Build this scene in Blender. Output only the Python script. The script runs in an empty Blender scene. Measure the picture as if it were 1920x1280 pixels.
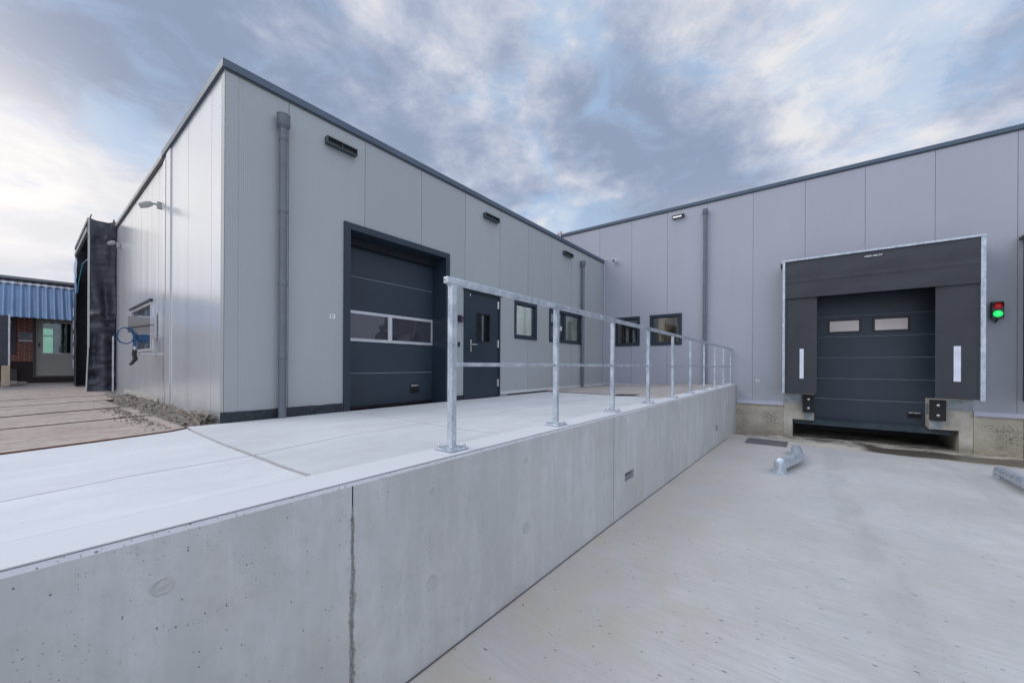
import bpy, bmesh, math, random
from mathutils import Vector, Matrix, noise
R = random.Random(7)
sc = bpy.context.scene
COL = sc.collection

# ------------------------------------------------------------------ camera
cam_d = bpy.data.cameras.new('camera')
cam = bpy.data.objects.new('camera', cam_d); COL.objects.link(cam)
sc.camera = cam
AZ, ROLL, EYE = math.radians(37.74), 0.0048, 0.5
fw = Vector((math.cos(AZ), math.sin(AZ), 0)); rt = Vector((math.sin(AZ), -math.cos(AZ), 0)); up = Vector((0, 0, 1))
rc = rt*math.cos(ROLL) + up*math.sin(ROLL); uc = up*math.cos(ROLL) - rt*math.sin(ROLL)
M = Matrix((rc, uc, -fw)).transposed().to_4x4(); M.translation = (0, 0, EYE)
cam.matrix_world = M
cam_d.sensor_width = 36; cam_d.sensor_fit = 'HORIZONTAL'; cam_d.lens = 708/1920*36
cam_d.shift_y = 44.4/1920; cam_d.clip_start = 0.05; cam_d.clip_end = 3000

# ------------------------------------------------------------------ world and sun
SUN_EL, SUN_AZ = math.radians(40), math.radians(128)      # azimuth in scene axes (from +X towards +Y)
w = bpy.data.worlds.new("World"); sc.world = w; w.use_nodes = True
nt = w.node_tree; nt.nodes.clear()
def N(t, **k):
    n = nt.nodes.new(t)
    for a, b in k.items(): setattr(n, a, b)
    return n
def lk(a, b): nt.links.new(a, b)
def mth(op, a, b=None, c=None, clamp=False):
    n = N('ShaderNodeMath', operation=op, use_clamp=clamp)
    for i, x in enumerate((a, b, c)):
        if x is None: continue
        if isinstance(x, (int, float)): n.inputs[i].default_value = x
        else: lk(x, n.inputs[i])
    return n.outputs[0]
def vm(op, a, b=None):
    n = N('ShaderNodeVectorMath', operation=op)
    for i, x in enumerate((a, b)):
        if x is None: continue
        if isinstance(x, (tuple, list)): n.inputs[i].default_value = x
        else: lk(x, n.inputs[i])
    return n.outputs['Value'] if op in ('DOT_PRODUCT', 'LENGTH') else n.outputs['Vector']
def mixc(f, a, b, mode='MIX'):
    n = N('ShaderNodeMix', data_type='RGBA', blend_type=mode)
    for s, x in ((0, f), (6, a), (7, b)):
        if isinstance(x, (int, float)): n.inputs[s].default_value = x
        elif isinstance(x, tuple): n.inputs[s].default_value = (*x, 1)
        else: lk(x, n.inputs[s])
    return n.outputs[2]
def smooth(x, lo, hi):
    n = N('ShaderNodeMapRange', interpolation_type='SMOOTHSTEP')
    lk(x, n.inputs[0]); n.inputs[1].default_value = lo; n.inputs[2].default_value = hi
    return n.outputs[0]
tc = N('ShaderNodeTexCoord').outputs['Generated']
dirn = vm('NORMALIZE', tc)
sep = N('ShaderNodeSeparateXYZ'); lk(dirn, sep.inputs[0]); dz = sep.outputs[2]
inv = mth('DIVIDE', 1.0, mth('ADD', mth('MAXIMUM', dz, 0.0), 0.22))
comb = N('ShaderNodeCombineXYZ'); lk(mth('MULTIPLY', sep.outputs[0], inv), comb.inputs[0]); lk(mth('MULTIPLY', sep.outputs[1], inv), comb.inputs[1])
pl = comb.outputs[0]                                     # cloud-layer coordinates
def fbm(vec, scale, detail, rough, dist=0.0, off=(0, 0, 0), lac=2.0, sc3=(1, 1, 1)):
    mp = N('ShaderNodeMapping'); lk(vec, mp.inputs[0]); mp.inputs['Location'].default_value = off; mp.inputs['Scale'].default_value = sc3
    n = N('ShaderNodeTexNoise'); lk(mp.outputs[0], n.inputs['Vector'])
    n.inputs['Scale'].default_value = scale; n.inputs['Detail'].default_value = detail
    n.inputs['Roughness'].default_value = rough; n.inputs['Distortion'].default_value = dist; n.inputs['Lacunarity'].default_value = lac
    return n.outputs['Fac']
def blob(d, sharp):                                       # soft patch of sky round a direction
    d = Vector(d).normalized()
    c = vm('DOT_PRODUCT', dirn, tuple(d))
    return mth('POWER', mth('MAXIMUM', c, 0.0), sharp)
big = fbm(pl, 1.25, 7, 0.50, 0.6, (3.1, 7.4, 0))
med = fbm(pl, 3.0, 10, 0.60, 0.25, (1.7, 2.2, 0))
fine = fbm(pl, 9.0, 10, 0.60, 0.3, (8.3, 0.4, 0))
wisp = fbm(pl, 3.6, 9, 0.55, 0.8, (6.1, 3.3, 0))
dens = mth('ADD', mth('ADD', mth('MULTIPLY', big, 0.50), mth('MULTIPLY', med, 0.34)), mth('MULTIPLY', fine, 0.16))
# where the banks of cloud sit: (direction, sharpness, amount); positive = thicker and greyer
for d, s, a in (((0.77, 0.30, 0.53), 26, 0.085), ((0.66, 0.50, 0.50), 60, 0.05), ((0.10, 0.86, 0.56), 18, 0.085), ((0.90, 0.12, 0.40), 60, 0.04), ((0.45, 0.66, 0.62), 40, -0.03),
                ((0.74, 0.47, 0.40), 120, -0.09), ((0.0, 0.955, 0.27), 160, -0.20), ((0.652, 0.376, 0.66), 200, -0.10), ((0.78, 0.12, 0.62), 90, -0.05),
                ((0.223, 0.905, 0.36), 150, -0.11), ((0.84, -0.10, 0.56), 60, -0.06), ((0.90, 0.02, 0.25), 40, -0.06)):
    dens = mth('ADD', dens, mth('MULTIPLY', blob(d, s), a))
thick = smooth(dens, 0.40, 0.60)
cr = N('ShaderNodeValToRGB'); lk(thick, cr.inputs[0])
el = cr.color_ramp.elements
el[0].position = 0.0; el[0].color = (6.6, 6.6, 6.8, 1)
el[1].position = 1.0; el[1].color = (2.35, 2.85, 4.0, 1)
for p, c in ((0.22, (5.2, 5.4, 6.1, 1)), (0.5, (3.95, 4.4, 5.45, 1)), (0.78, (3.0, 3.5, 4.7, 1))):
    e = el.new(p); e.color = c
sky = N('ShaderNodeTexSky', sky_type='NISHITA'); sky.sun_disc = False
sky.sun_elevation = SUN_EL; sky.sun_rotation = math.radians(90) - SUN_AZ
sky.altitude = 0; sky.air_density = 1.0; sky.dust_density = 2.0; sky.ozone_density = 1.5
blue = mixc(0.85, sky.outputs[0], (3.4, 4.9, 6.9))
hm = mth('ADD', mth('MULTIPLY', wisp, 0.75), mth('MULTIPLY', fine, 0.25))
for d, s, a in (((0.82, 0.46, 0.32), 150, 0.26), ((0.652, 0.376, 0.66), 220, 0.20), ((0.85, -0.12, 0.52), 50, 0.10), ((0.107, 0.914, 0.392), 500, 0.22), ((0.64, 0.59, 0.47), 300, 0.07), ((0.89, -0.22, 0.42), 60, 0.03), ((0.80, 0.18, 0.56), 120, 0.06)):
    hm = mth('ADD', hm, mth('MULTIPLY', blob(d, s), a))
holes = smooth(hm, 0.52, 0.72)
skyc = mixc(mth('MULTIPLY', holes, 0.70), cr.outputs[0], blue)
# lit rims: thin bright fringes where the cloud is thinnest
rim = mth('MULTIPLY', smooth(wisp, 0.50, 0.62), smooth(thick, 0.75, 0.30))
skyc = mixc(mth('MULTIPLY', rim, 0.18), skyc, (7.0, 6.8, 7.2))
# the bright bank low on the left, pale band low behind the buildings
lb = mth('MULTIPLY', blob((-0.03, 0.955, 0.26), 110), smooth(mth('ADD', mth('MULTIPLY', med, 0.6), mth('MULTIPLY', big, 0.5)), 0.44, 0.62))
skyc = mixc(mth('MULTIPLY', lb, 1.0, None, True), skyc, (9.0, 8.5, 8.2))
skyc = mixc(mth('MULTIPLY', blob((-0.34, 0.90, 0.30), 34), 0.9), skyc, (14.0, 13.0, 12.2))  # unseen bright patch added out of frame for the side wall's reflection
glow = mth('MULTIPLY', smooth(dz, 0.46, 0.16), 0.30)
skyc = mixc(glow, skyc, (6.1, 6.25, 6.8))
# added gain: unseen sky overhead and behind the camera brightened to light the ground
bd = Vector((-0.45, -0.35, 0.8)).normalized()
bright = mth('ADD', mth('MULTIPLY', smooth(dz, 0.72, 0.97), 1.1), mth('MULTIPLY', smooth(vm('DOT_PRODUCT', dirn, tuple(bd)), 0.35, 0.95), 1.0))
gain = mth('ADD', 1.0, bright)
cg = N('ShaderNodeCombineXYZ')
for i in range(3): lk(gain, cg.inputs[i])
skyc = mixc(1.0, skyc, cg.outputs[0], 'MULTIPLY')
# below the horizon
skyc = mixc(smooth(dz, -0.005, -0.03), skyc, (2.2, 2.3, 2.6))
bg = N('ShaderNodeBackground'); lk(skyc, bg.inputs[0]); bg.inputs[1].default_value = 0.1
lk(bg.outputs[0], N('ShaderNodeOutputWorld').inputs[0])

sl = bpy.data.lights.new('sun', 'SUN'); sl.energy = 0.8; sl.angle = math.radians(32); sl.color = (1.0, 0.98, 0.93)
sun = bpy.data.objects.new('sun', sl); COL.objects.link(sun)
sd = Vector((math.cos(SUN_AZ)*math.cos(SUN_EL), math.sin(SUN_AZ)*math.cos(SUN_EL), math.sin(SUN_EL)))
sun.rotation_euler = sd.to_track_quat('Z', 'Y').to_euler()
vs = sc.view_settings; vs.view_transform = 'Standard'; vs.look = 'None'; vs.exposure = 0.30; vs.gamma = 1.0

# ------------------------------------------------------------------ materials
def newmat(name):
    m = bpy.data.materials.new(name); m.use_nodes = True
    return m, m.node_tree, m.node_tree.nodes['Principled BSDF']
class NB:
    """small node builder working on a material's tree"""
    def __init__(s, t):
        s.t = t; s.pos = t.nodes.new('ShaderNodeNewGeometry').outputs['Position']
    def n(s, t, **k):
        x = s.t.nodes.new(t)
        for a, b in k.items(): setattr(x, a, b)
        return x
    def l(s, a, b): s.t.links.new(a, b)
    def noise(s, scale=5, detail=6, rough=0.6, st=(1, 1, 1), dist=0.0, off=(0, 0, 0)):
        mp = s.n('ShaderNodeMapping'); s.l(s.pos, mp.inputs[0]); mp.inputs['Scale'].default_value = st; mp.inputs['Location'].default_value = off
        x = s.n('ShaderNodeTexNoise'); s.l(mp.outputs[0], x.inputs['Vector'])
        x.inputs['Scale'].default_value = scale; x.inputs['Detail'].default_value = detail; x.inputs['Roughness'].default_value = rough; x.inputs['Distortion'].default_value = dist
        return x.outputs['Fac']
    def rng(s, x, a, b, c=0.0, d=1.0, smooth=False):
        m = s.n('ShaderNodeMapRange'); s.l(x, m.inputs[0])
        if smooth: m.interpolation_type = 'SMOOTHSTEP'
        for i, q in enumerate((a, b, c, d)): m.inputs[i+1].default_value = q
        return m.outputs[0]
    def math(s, op, a, b=None, clamp=False):
        m = s.n('ShaderNodeMath', operation=op, use_clamp=clamp)
        for i, q in enumerate((a, b)):
            if q is None: continue
            if isinstance(q, (int, float)): m.inputs[i].default_value = q
            else: s.l(q, m.inputs[i])
        return m.outputs[0]
    def mix(s, f, a, b, mode='MIX'):
        m = s.n('ShaderNodeMix', data_type='RGBA', blend_type=mode)
        for i, q in ((0, f), (6, a), (7, b)):
            if isinstance(q, (int, float)): m.inputs[i].default_value = q
            elif isinstance(q, tuple): m.inputs[i].default_value = (*q, 1)
            else: s.l(q, m.inputs[i])
        return m.outputs[2]
    def bump(s, h, strength=0.3, dist=0.01, prev=None):
        b = s.n('ShaderNodeBump'); s.l(h, b.inputs['Height']); b.inputs['Strength'].default_value = strength; b.inputs['Distance'].default_value = dist
        if prev is not None: s.l(prev, b.inputs['Normal'])
        return b.outputs[0]
    def dots(s, scale, radius, keep=0.5, off=(0, 0, 0), st=(1, 1, 1)):
        """scattered small pits: 1 inside"""
        mp = s.n('ShaderNodeMapping'); s.l(s.pos, mp.inputs[0]); mp.inputs['Location'].default_value = off; mp.inputs['Scale'].default_value = st
        v = s.n('ShaderNodeTexVoronoi'); s.l(mp.outputs[0], v.inputs['Vector']); v.inputs['Scale'].default_value = scale
        sp = s.n('ShaderNodeSeparateColor'); s.l(v.outputs['Color'], sp.inputs[0])
        r = s.math('MULTIPLY', s.math('SUBTRACT', sp.outputs[0], keep), radius/(1-keep))
        return s.math('MULTIPLY', s.math('LESS_THAN', v.outputs['Distance'], r), 1.0)
    def wave(s, period):
        sp = s.n('ShaderNodeSeparateXYZ'); s.l(s.pos, sp.inputs[0])
        return s.math('SINE', s.math('MULTIPLY', s.math('ADD', sp.outputs[0], sp.outputs[1]), 2*math.pi/period))

def plain(name, col, rough=0.5, metal=0.0, var=0.12, vscale=4.0, bump=0.0, bscale=60, spec=0.5, st=(1, 1, 1), emit=None, coat=0):
    m, t, p = newmat(name); b = NB(t)
    f = b.noise(vscale, 5, 0.6, st)
    c = b.mix(b.rng(f, 0.3, 0.7), tuple(x*(1-var) for x in col), tuple(min(1, x*(1+var)) for x in col))
    b.l(c, p.inputs['Base Color']); p.inputs['Metallic'].default_value = metal
    b.l(b.rng(f, 0.3, 0.7, rough*0.88, min(1, rough*1.12)), p.inputs['Roughness'])
    p.inputs['Specular IOR Level'].default_value = spec
    if bump: b.l(b.bump(b.noise(bscale, 4, 0.6, st), bump, 0.01), p.inputs['Normal'])
    if emit: p.inputs['Emission Color'].default_value = (*emit[:3], 1); p.inputs['Emission Strength'].default_value = emit[3]
    return m

def cladding(name, col, rough, rib=0.25, dirt=0.1, metal=0.0, spec=0.5, period=0.0225, warp=0.0, coat=0.0, panel=None):
    m, t, p = newmat(name); b = NB(t)
    big = b.noise(0.9, 4, 0.55, (1, 1, 0.35)); st = b.noise(9, 5, 0.65, (1, 1, 0.06))
    c = b.mix(b.rng(big, 0.3, 0.7), tuple(x*0.96 for x in col), tuple(x*1.03 for x in col))
    c = b.mix(b.math('MULTIPLY', b.rng(st, 0.5, 0.8), dirt), c, tuple(x*0.72 for x in col))
    sp = b.n('ShaderNodeSeparateXYZ'); b.l(b.pos, sp.inputs[0])
    if panel:     # every panel comes from the coil in a slightly different shade
        cell = b.math('FLOOR', b.math('DIVIDE', b.math('SUBTRACT', b.math('ADD', sp.outputs[0], sp.outputs[1]), panel[1]), panel[0]))
        wn = b.n('ShaderNodeTexWhiteNoise', noise_dimensions='1D'); b.l(cell, wn.inputs['W'])
        c = b.mix(b.math('MULTIPLY', wn.outputs['Value'], 0.5), c, tuple(x*0.87 for x in col))
    low = b.math('MULTIPLY', b.rng(sp.outputs[2], 0.35, -0.15, 0, 1, True), b.rng(b.noise(5, 5, 0.6), 0.35, 0.7))   # splash dirt low down
    c = b.mix(b.math('MULTIPLY', low, 0.25), c, (0.30, 0.27, 0.23))
    b.l(c, p.inputs['Base Color']); p.inputs['Metallic'].default_value = metal
    b.l(b.rng(st if rib else big, 0.3, 0.75, rough*0.9, rough*1.15), p.inputs['Roughness']); p.inputs['Specular IOR Level'].default_value = spec
    h = b.wave(period)
    nrm = b.bump(h, rib, 0.0016) if rib else None
    if warp: nrm = b.bump(b.noise(1.6, 0, 0.5, (1, 1, 0.06)), warp*2, 0.10, nrm)
    if nrm is not None: b.l(nrm, p.inputs['Normal'])
    if coat: p.inputs['Coat Weight'].default_value = coat; p.inputs['Coat Roughness'].default_value = 0.12
    return m

def concrete(name, col, stain=(0.30, 0.28, 0.25), rough=0.8, st=(1, 1, 1), streak=0.35, sscale=5, blotch=0.3, pores=0, pore_r=0.1, stainamt=0.2, bump=0.25, grain=220, fines=0.06, lines=None, warm=False, pst=(1, 1, 1), mott=0.0):
    m, t, p = newmat(name); b = NB(t)
    bl = b.noise(0.8, 6, 0.62); bl2 = b.noise(2.9, 6, 0.65, off=(4, 9, 2)); s = b.noise(sscale, 7, 0.68, st); g = b.noise(grain, 2, 0.5)
    c = b.mix(b.rng(bl, 0.3, 0.7), tuple(x*(1-blotch*0.5) for x in col), tuple(min(1, x*(1+blotch*0.28)) for x in col))
    c = b.mix(b.math('MULTIPLY', b.rng(s, 0.42, 0.75), streak), c, tuple(x*0.72 for x in col))
    c = b.mix(b.math('MULTIPLY', b.rng(s, 0.5, 0.25), streak*0.5), c, tuple(min(1, x*1.18) for x in col))
    c = b.mix(b.math('MULTIPLY', b.rng(bl2, 0.52, 0.78), stainamt), c, stain)
    c = b.mix(b.rng(g, 0.2, 0.8, 0, fines*2), c, tuple(x*0.6 for x in col))
    h = b.math('ADD', b.math('MULTIPLY', s, 0.6), b.math('MULTIPLY', g, 0.15))
    if lines:
        ln = b.noise(lines[1], 4, 0.7, lines[0]); h = b.math('ADD', h, b.math('MULTIPLY', ln, 0.8))
        c = b.mix(b.math('MULTIPLY', b.rng(ln, 0.45, 0.72), lines[2]), c, tuple(x*0.7 for x in col))
    if mott:      # fine mottling and cloudy patches left by the formwork
        m1 = b.noise(26, 6, 0.75, (1, 1, 0.7)); m2 = b.noise(3.2, 7, 0.72, (1, 1, 0.55), 0.4, (2, 8, 1))
        c = b.mix(b.math('MULTIPLY', b.rng(m1, 0.50, 0.72), mott*0.5), c, tuple(x*0.66 for x in col))
        c = b.mix(b.math('MULTIPLY', b.rng(m2, 0.50, 0.66), mott*0.55), c, tuple(x*0.76 for x in col))
        c = b.mix(b.math('MULTIPLY', b.rng(m2, 0.46, 0.30), mott*0.5), c, tuple(min(1, x*1.18) for x in col))
    if warm:      # faint tyre tracks running up to the dock
        sq = b.n('ShaderNodeSeparateXYZ'); b.l(b.pos, sq.inputs[0]); wob = b.math('MULTIPLY', b.math('SUBTRACT', b.noise(0.35, 2, 0.5, (1, 0.2, 1)), 0.5), 0.9)
        tv = b.math('ADD', sq.outputs[1], wob)
        for t0 in (-0.45, -2.05, -3.3):
            tr = b.rng(b.math('ABSOLUTE', b.math('SUBTRACT', tv, t0)), 0.17, 0.08, 0, 1, True)
            c = b.mix(b.math('MULTIPLY', b.math('MULTIPLY', tr, b.rng(b.noise(3.5, 5, 0.7, (0.5, 1, 1)), 0.38, 0.62)), 0.42), c, tuple(x*0.62 for x in col))
    if warm:      # worn sandy tone along the foot of the wall
        sq = b.n('ShaderNodeSeparateXYZ'); b.l(b.pos, sq.inputs[0])
        wz = b.math('MULTIPLY', b.rng(sq.outputs[1], -0.3, 1.3, 0, 1, True), b.rng(bl2, 0.25, 0.6)); c = b.mix(b.math('MULTIPLY', wz, 0.7), c, (0.43, 0.385, 0.32))
    if pores:
        pm = b.rng(b.noise(2.3, 3, 0.6, off=(7, 3, 5)), 0.46, 0.58)
        for k, (ps, pr, kp, sts) in enumerate(((pores, pore_r, 0.80, pst), (pores*2.2, pore_r*1.2, 0.72, pst))):
            d = b.math('MULTIPLY', b.dots(ps, pr, kp, off=(k*3.3, 1.7, 0.4), st=sts), pm if k else 1.0)
            c = b.mix(b.math('MULTIPLY', d, 0.8), c, (0.055, 0.055, 0.06)); h = b.math('SUBTRACT', h, d)
    b.l(c, p.inputs['Base Color']); b.l(b.rng(bl2, 0.3, 0.7, rough*0.9, min(1, rough*1.1)), p.inputs['Roughness'])
    p.inputs['Specular IOR Level'].default_value = 0.35
    b.l(b.bump(h, bump, 0.006), p.inputs['Normal'])
    return m, b, p

def galv(name='galvanised_steel'):
    m, t, p = newmat(name); b = NB(t)
    v = b.n('ShaderNodeTexVoronoi'); b.l(b.pos, v.inputs['Vector']); v.inputs['Scale'].default_value = 85
    sp = b.n('ShaderNodeSeparateColor'); b.l(v.outputs['Color'], sp.inputs[0])
    f = b.math('ADD', b.math('MULTIPLY', sp.outputs[0], 0.16), b.math('MULTIPLY', b.noise(15, 4, 0.6, (1, 1, 0.6)), 1.0))
    b.l(b.mix(b.rng(f, 0.35, 0.85), (0.34, 0.40, 0.47), (0.70, 0.75, 0.80)), p.inputs['Base Color'])
    p.inputs['Metallic'].default_value = 0.55; b.l(b.rng(f, 0.3, 0.9, 0.30, 0.52), p.inputs['Roughness'])
    b.l(b.bump(b.noise(70, 3, 0.6), 0.12, 0.003), p.inputs['Normal'])
    return m

def glass(name, tint=(0.75, 0.82, 0.82), wav=0.0, wscale=2.5, refl=0.10, rough=0.02, milk=0.0, milkcol=(0.5, 0.5, 0.55)):
    m, t, p = newmat(name); b = NB(t); t.nodes.remove(p)
    out = [n for n in t.nodes if n.type == 'OUTPUT_MATERIAL'][0]
    tr = b.n('ShaderNodeBsdfTransparent'); tr.inputs[0].default_value = (*tint, 1)
    gl = b.n('ShaderNodeBsdfGlossy'); gl.inputs['Roughness'].default_value = rough; gl.inputs[0].default_value = (0.95, 0.97, 1, 1)
    fr = b.n('ShaderNodeFresnel'); fr.inputs[0].default_value = 1.5
    fac = b.math('ADD', b.math('MULTIPLY', fr.outputs[0], 0.8), refl*0.5, True)
    if wav:
        nn = b.bump(b.noise(wscale, 1, 0.4, dist=0.6), wav, 0.05); b.l(nn, gl.inputs['Normal'])
    mx = b.n('ShaderNodeMixShader'); b.l(fac, mx.inputs[0]); b.l(tr.outputs[0], mx.inputs[1]); b.l(gl.outputs[0], mx.inputs[2])
    last = mx.outputs[0]
    if milk:
        df = b.n('ShaderNodeBsdfDiffuse'); df.inputs[0].default_value = (*milkcol, 1)
        m2 = b.n('ShaderNodeMixShader'); m2.inputs[0].default_value = milk; b.l(last, m2.inputs[1]); b.l(df.outputs[0], m2.inputs[2]); last = m2.outputs[0]
    b.l(last, out.inputs[0])
    return m

def brick_mat():
    m, t, p = newmat('red_brick'); b = NB(t)
    sp = b.n('ShaderNodeSeparateXYZ'); b.l(b.pos, sp.inputs[0]); cb = b.n('ShaderNodeCombineXYZ'); b.l(sp.outputs[0], cb.inputs[0]); b.l(sp.outputs[2], cb.inputs[1])
    br = b.n('ShaderNodeTexBrick'); b.l(cb.outputs[0], br.inputs['Vector']); br.inputs['Scale'].default_value = 1
    br.inputs['Brick Width'].default_value = 0.22; br.inputs['Row Height'].default_value = 0.065; br.inputs['Mortar Size'].default_value = 0.008
    br.inputs['Color1'].default_value = (0.25, 0.065, 0.045, 1); br.inputs['Color2'].default_value = (0.19, 0.04, 0.03, 1); br.inputs['Mortar'].default_value = (0.42, 0.33, 0.28, 1)
    low = b.rng(sp.outputs[2], 0.56, 0.53)
    c = b.mix(low, br.outputs['Color'], b.mix(br.outputs['Fac'], (0.045, 0.032, 0.03), (0.02, 0.016, 0.016)))
    b.l(c, p.inputs['Base Color']); p.inputs['Roughness'].default_value = 0.8
    b.l(b.bump(br.outputs['Fac'], 0.5, -0.01), p.inputs['Normal'])
    return m

CL = cladding('light_grey_cladding', (0.368, 0.400, 0.412), 0.38, 0.22, 0.12, panel=(1.1207, 6.589))
CR = cladding('lilac_grey_cladding', (0.380, 0.396, 0.450), 0.40, 0.22, 0.10, panel=(1.1337, 16.83))
CS = cladding('silver_cladding', (0.64, 0.665, 0.69), 0.22, 0.0, 0.0, metal=0.30, period=0.05, warp=0.06, spec=0.6)
CO = cladding('old_silver_cladding', (0.64, 0.65, 0.66), 0.23, 0.0, 0.0, metal=0.28, period=0.28, warp=0.06, spec=0.6)
TRIM = plain('bright_trim', (0.64, 0.66, 0.68), 0.2, 0.5, 0.06)
FLASH = plain('lilac_flashing', (0.48, 0.49, 0.58), 0.4, 0.1, 0.06)
FLASHL = plain('grey_flashing', (0.55, 0.58, 0.58), 0.4, 0.1, 0.06)
JOINT = plain('joint_gasket', (0.09, 0.10, 0.11), 0.8)
JOINTL = plain('pale_joint_gasket', (0.16, 0.18, 0.19), 0.8)
HILITE = plain('door_joint_highlight', (0.30, 0.34, 0.40), 0.4)  # pale colour painted as the highlight on door joints
ANTH = plain('anthracite_paint', (0.019, 0.033, 0.050), 0.42, 0, 0.10, 3, spec=0.5)
COPE = plain('blue_grey_coping', (0.060, 0.095, 0.140), 0.38, 0.0, 0.12, 1.2, spec=0.6)
COPES = plain('pale_old_coping', (0.42, 0.42, 0.41), 0.5, 0.2, 0.2, 3)
def door_leaf_mat():
    m, t, p = newmat('door_leaf'); b = NB(t)
    f = b.noise(1.5, 4, 0.6); c = b.mix(b.rng(f, 0.3, 0.7), (0.022, 0.036, 0.053), (0.029, 0.045, 0.065)); b.l(c, p.inputs['Base Color'])
    p.inputs['Roughness'].default_value = 0.42
    b.l(b.bump(b.noise(90, 3, 0.6, (1, 1, 4)), 0.25, 0.004), p.inputs['Normal']); return m
LEAF = door_leaf_mat()
BITU = None
def bitumen():
    m, t, p = newmat('bitumen'); b = NB(t)
    d = b.dots(28, 0.30, 0.70); s = b.noise(9, 6, 0.7)
    c = b.mix(b.rng(s, 0.4, 0.75), (0.010, 0.014, 0.020), (0.035, 0.045, 0.06)); c = b.mix(b.math('MULTIPLY', d, b.rng(s, 0.45, 0.6)), c, (0.35, 0.36, 0.36))
    b.l(c, p.inputs['Base Color']); p.inputs['Roughness'].default_value = 0.5; b.l(b.bump(s, 0.5, 0.02), p.inputs['Normal']); return m
BITU = bitumen()
GALV = galv()
PVC = plain('grey_pvc', (0.135, 0.152, 0.178), 0.38, 0, 0.12, 3, spec=0.5)
BLACK = plain('black_plastic', (0.012, 0.013, 0.015), 0.4)
SLOT = plain('dark_recess', (0.004, 0.004, 0.005), 0.9)
RUBBER = plain('black_rubber', (0.014, 0.014, 0.016), 0.7, 0, 0.3, 12, 0.4, 40)
STEEL = plain('stainless_steel', (0.62, 0.62, 0.62), 0.25, 0.9, 0.05)
ALU = plain('silver_aluminium', (0.62, 0.63, 0.66), 0.35, 0.35, 0.05)
WHITE = plain('white_plastic', (0.75, 0.76, 0.78), 0.45)
MARK = plain('dark_print', (0.06, 0.06, 0.07), 0.6)
REFLECT = plain('white_reflective_tape', (0.66, 0.70, 0.80), 0.5)
def curtain():
    m, t, p = newmat('black_curtain_fabric'); b = NB(t)
    f = b.noise(2.2, 5, 0.6); c = b.mix(b.rng(f, 0.3, 0.7), (0.026, 0.029, 0.036), (0.037, 0.041, 0.051)); b.l(c, p.inputs['Base Color'])
    b.l(b.rng(f, 0.3, 0.7, 0.42, 0.58), p.inputs['Roughness'])
    n1 = b.bump(b.noise(1.3, 2, 0.4, (1, 1, 1.8), 0.4), 0.10, 0.10); b.l(b.bump(b.noise(350, 2, 0.5), 0.12, 0.002, n1), p.inputs['Normal']); return m
CURT = curtain()
YARD, _b, _p = concrete('yard_concrete', (0.46, 0.46, 0.455), (0.38, 0.335, 0.27), 0.75, (1, 1, 1), 0.20, 2.2, 0.34, 24.0, 0.2, 0.55, 0.30, 260, 0.07, pst=(1.6, 0.6, 1), mott=0.45, lines=((16, 0.8, 1), 5.0, 0.80), warm=True)
SLAB, _, _ = concrete('new_slab_concrete', (0.595, 0.608, 0.625), (0.46, 0.44, 0.42), 0.7, (0.5, 2.2, 1), 0.42, 2.2, 0.24, 30, 0.12, 0.55, 0.2, 260, 0.05, lines=((1.2, 9, 1), 3.0, 0.22), mott=0.22)
SLAB2, _, _ = concrete('greyer_slab_concrete', (0.535, 0.55, 0.555), (0.42, 0.39, 0.385), 0.7, (0.5, 2.2, 1), 0.40, 2.2, 0.26, 30, 0.10, 0.50, 0.2, 260, 0.05, lines=((1.2, 9, 1), 3.0, 0.26), mott=0.3)
KERB, _, _ = concrete('smooth_kerb_concrete', (0.56, 0.57, 0.58), (0.6, 0.58, 0.56), 0.7, (0.3, 1, 1), 0.08, 3.0, 0.08, 0, 0.04, 0.05, 0.15)
WALLC, _, _ = concrete('cast_wall_concrete', (0.53, 0.54, 0.54), (0.40, 0.38, 0.34), 0.62, (1, 1, 0.10), 0.62, 7, 0.42, 70, 0.22, 0.62, 0.3, 300, 0.09, mott=0.75)
CHAM, _, _ = concrete('chamfer_concrete', (0.47, 0.48, 0.50), (0.36, 0.34, 0.33), 0.7, (1, 1, 1), 0.3, 9, 0.2, 90, 0.40, 0.3, 0.4)
HONEY, _, _ = concrete('honeycomb_seam', (0.36, 0.35, 0.345), (0.2, 0.18, 0.16), 0.9, (1, 1, 1), 0.8, 40, 0.5, 60, 0.4, 0.5, 1.0, 90, 0.4)
TIE, _, _ = concrete('tie_hole_mortar', (0.47, 0.475, 0.47), (0.40, 0.38, 0.34), 0.8, (1, 1, 1), 0.4, 25, 0.4, 0, 0, 0.4, 0.6)
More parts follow.
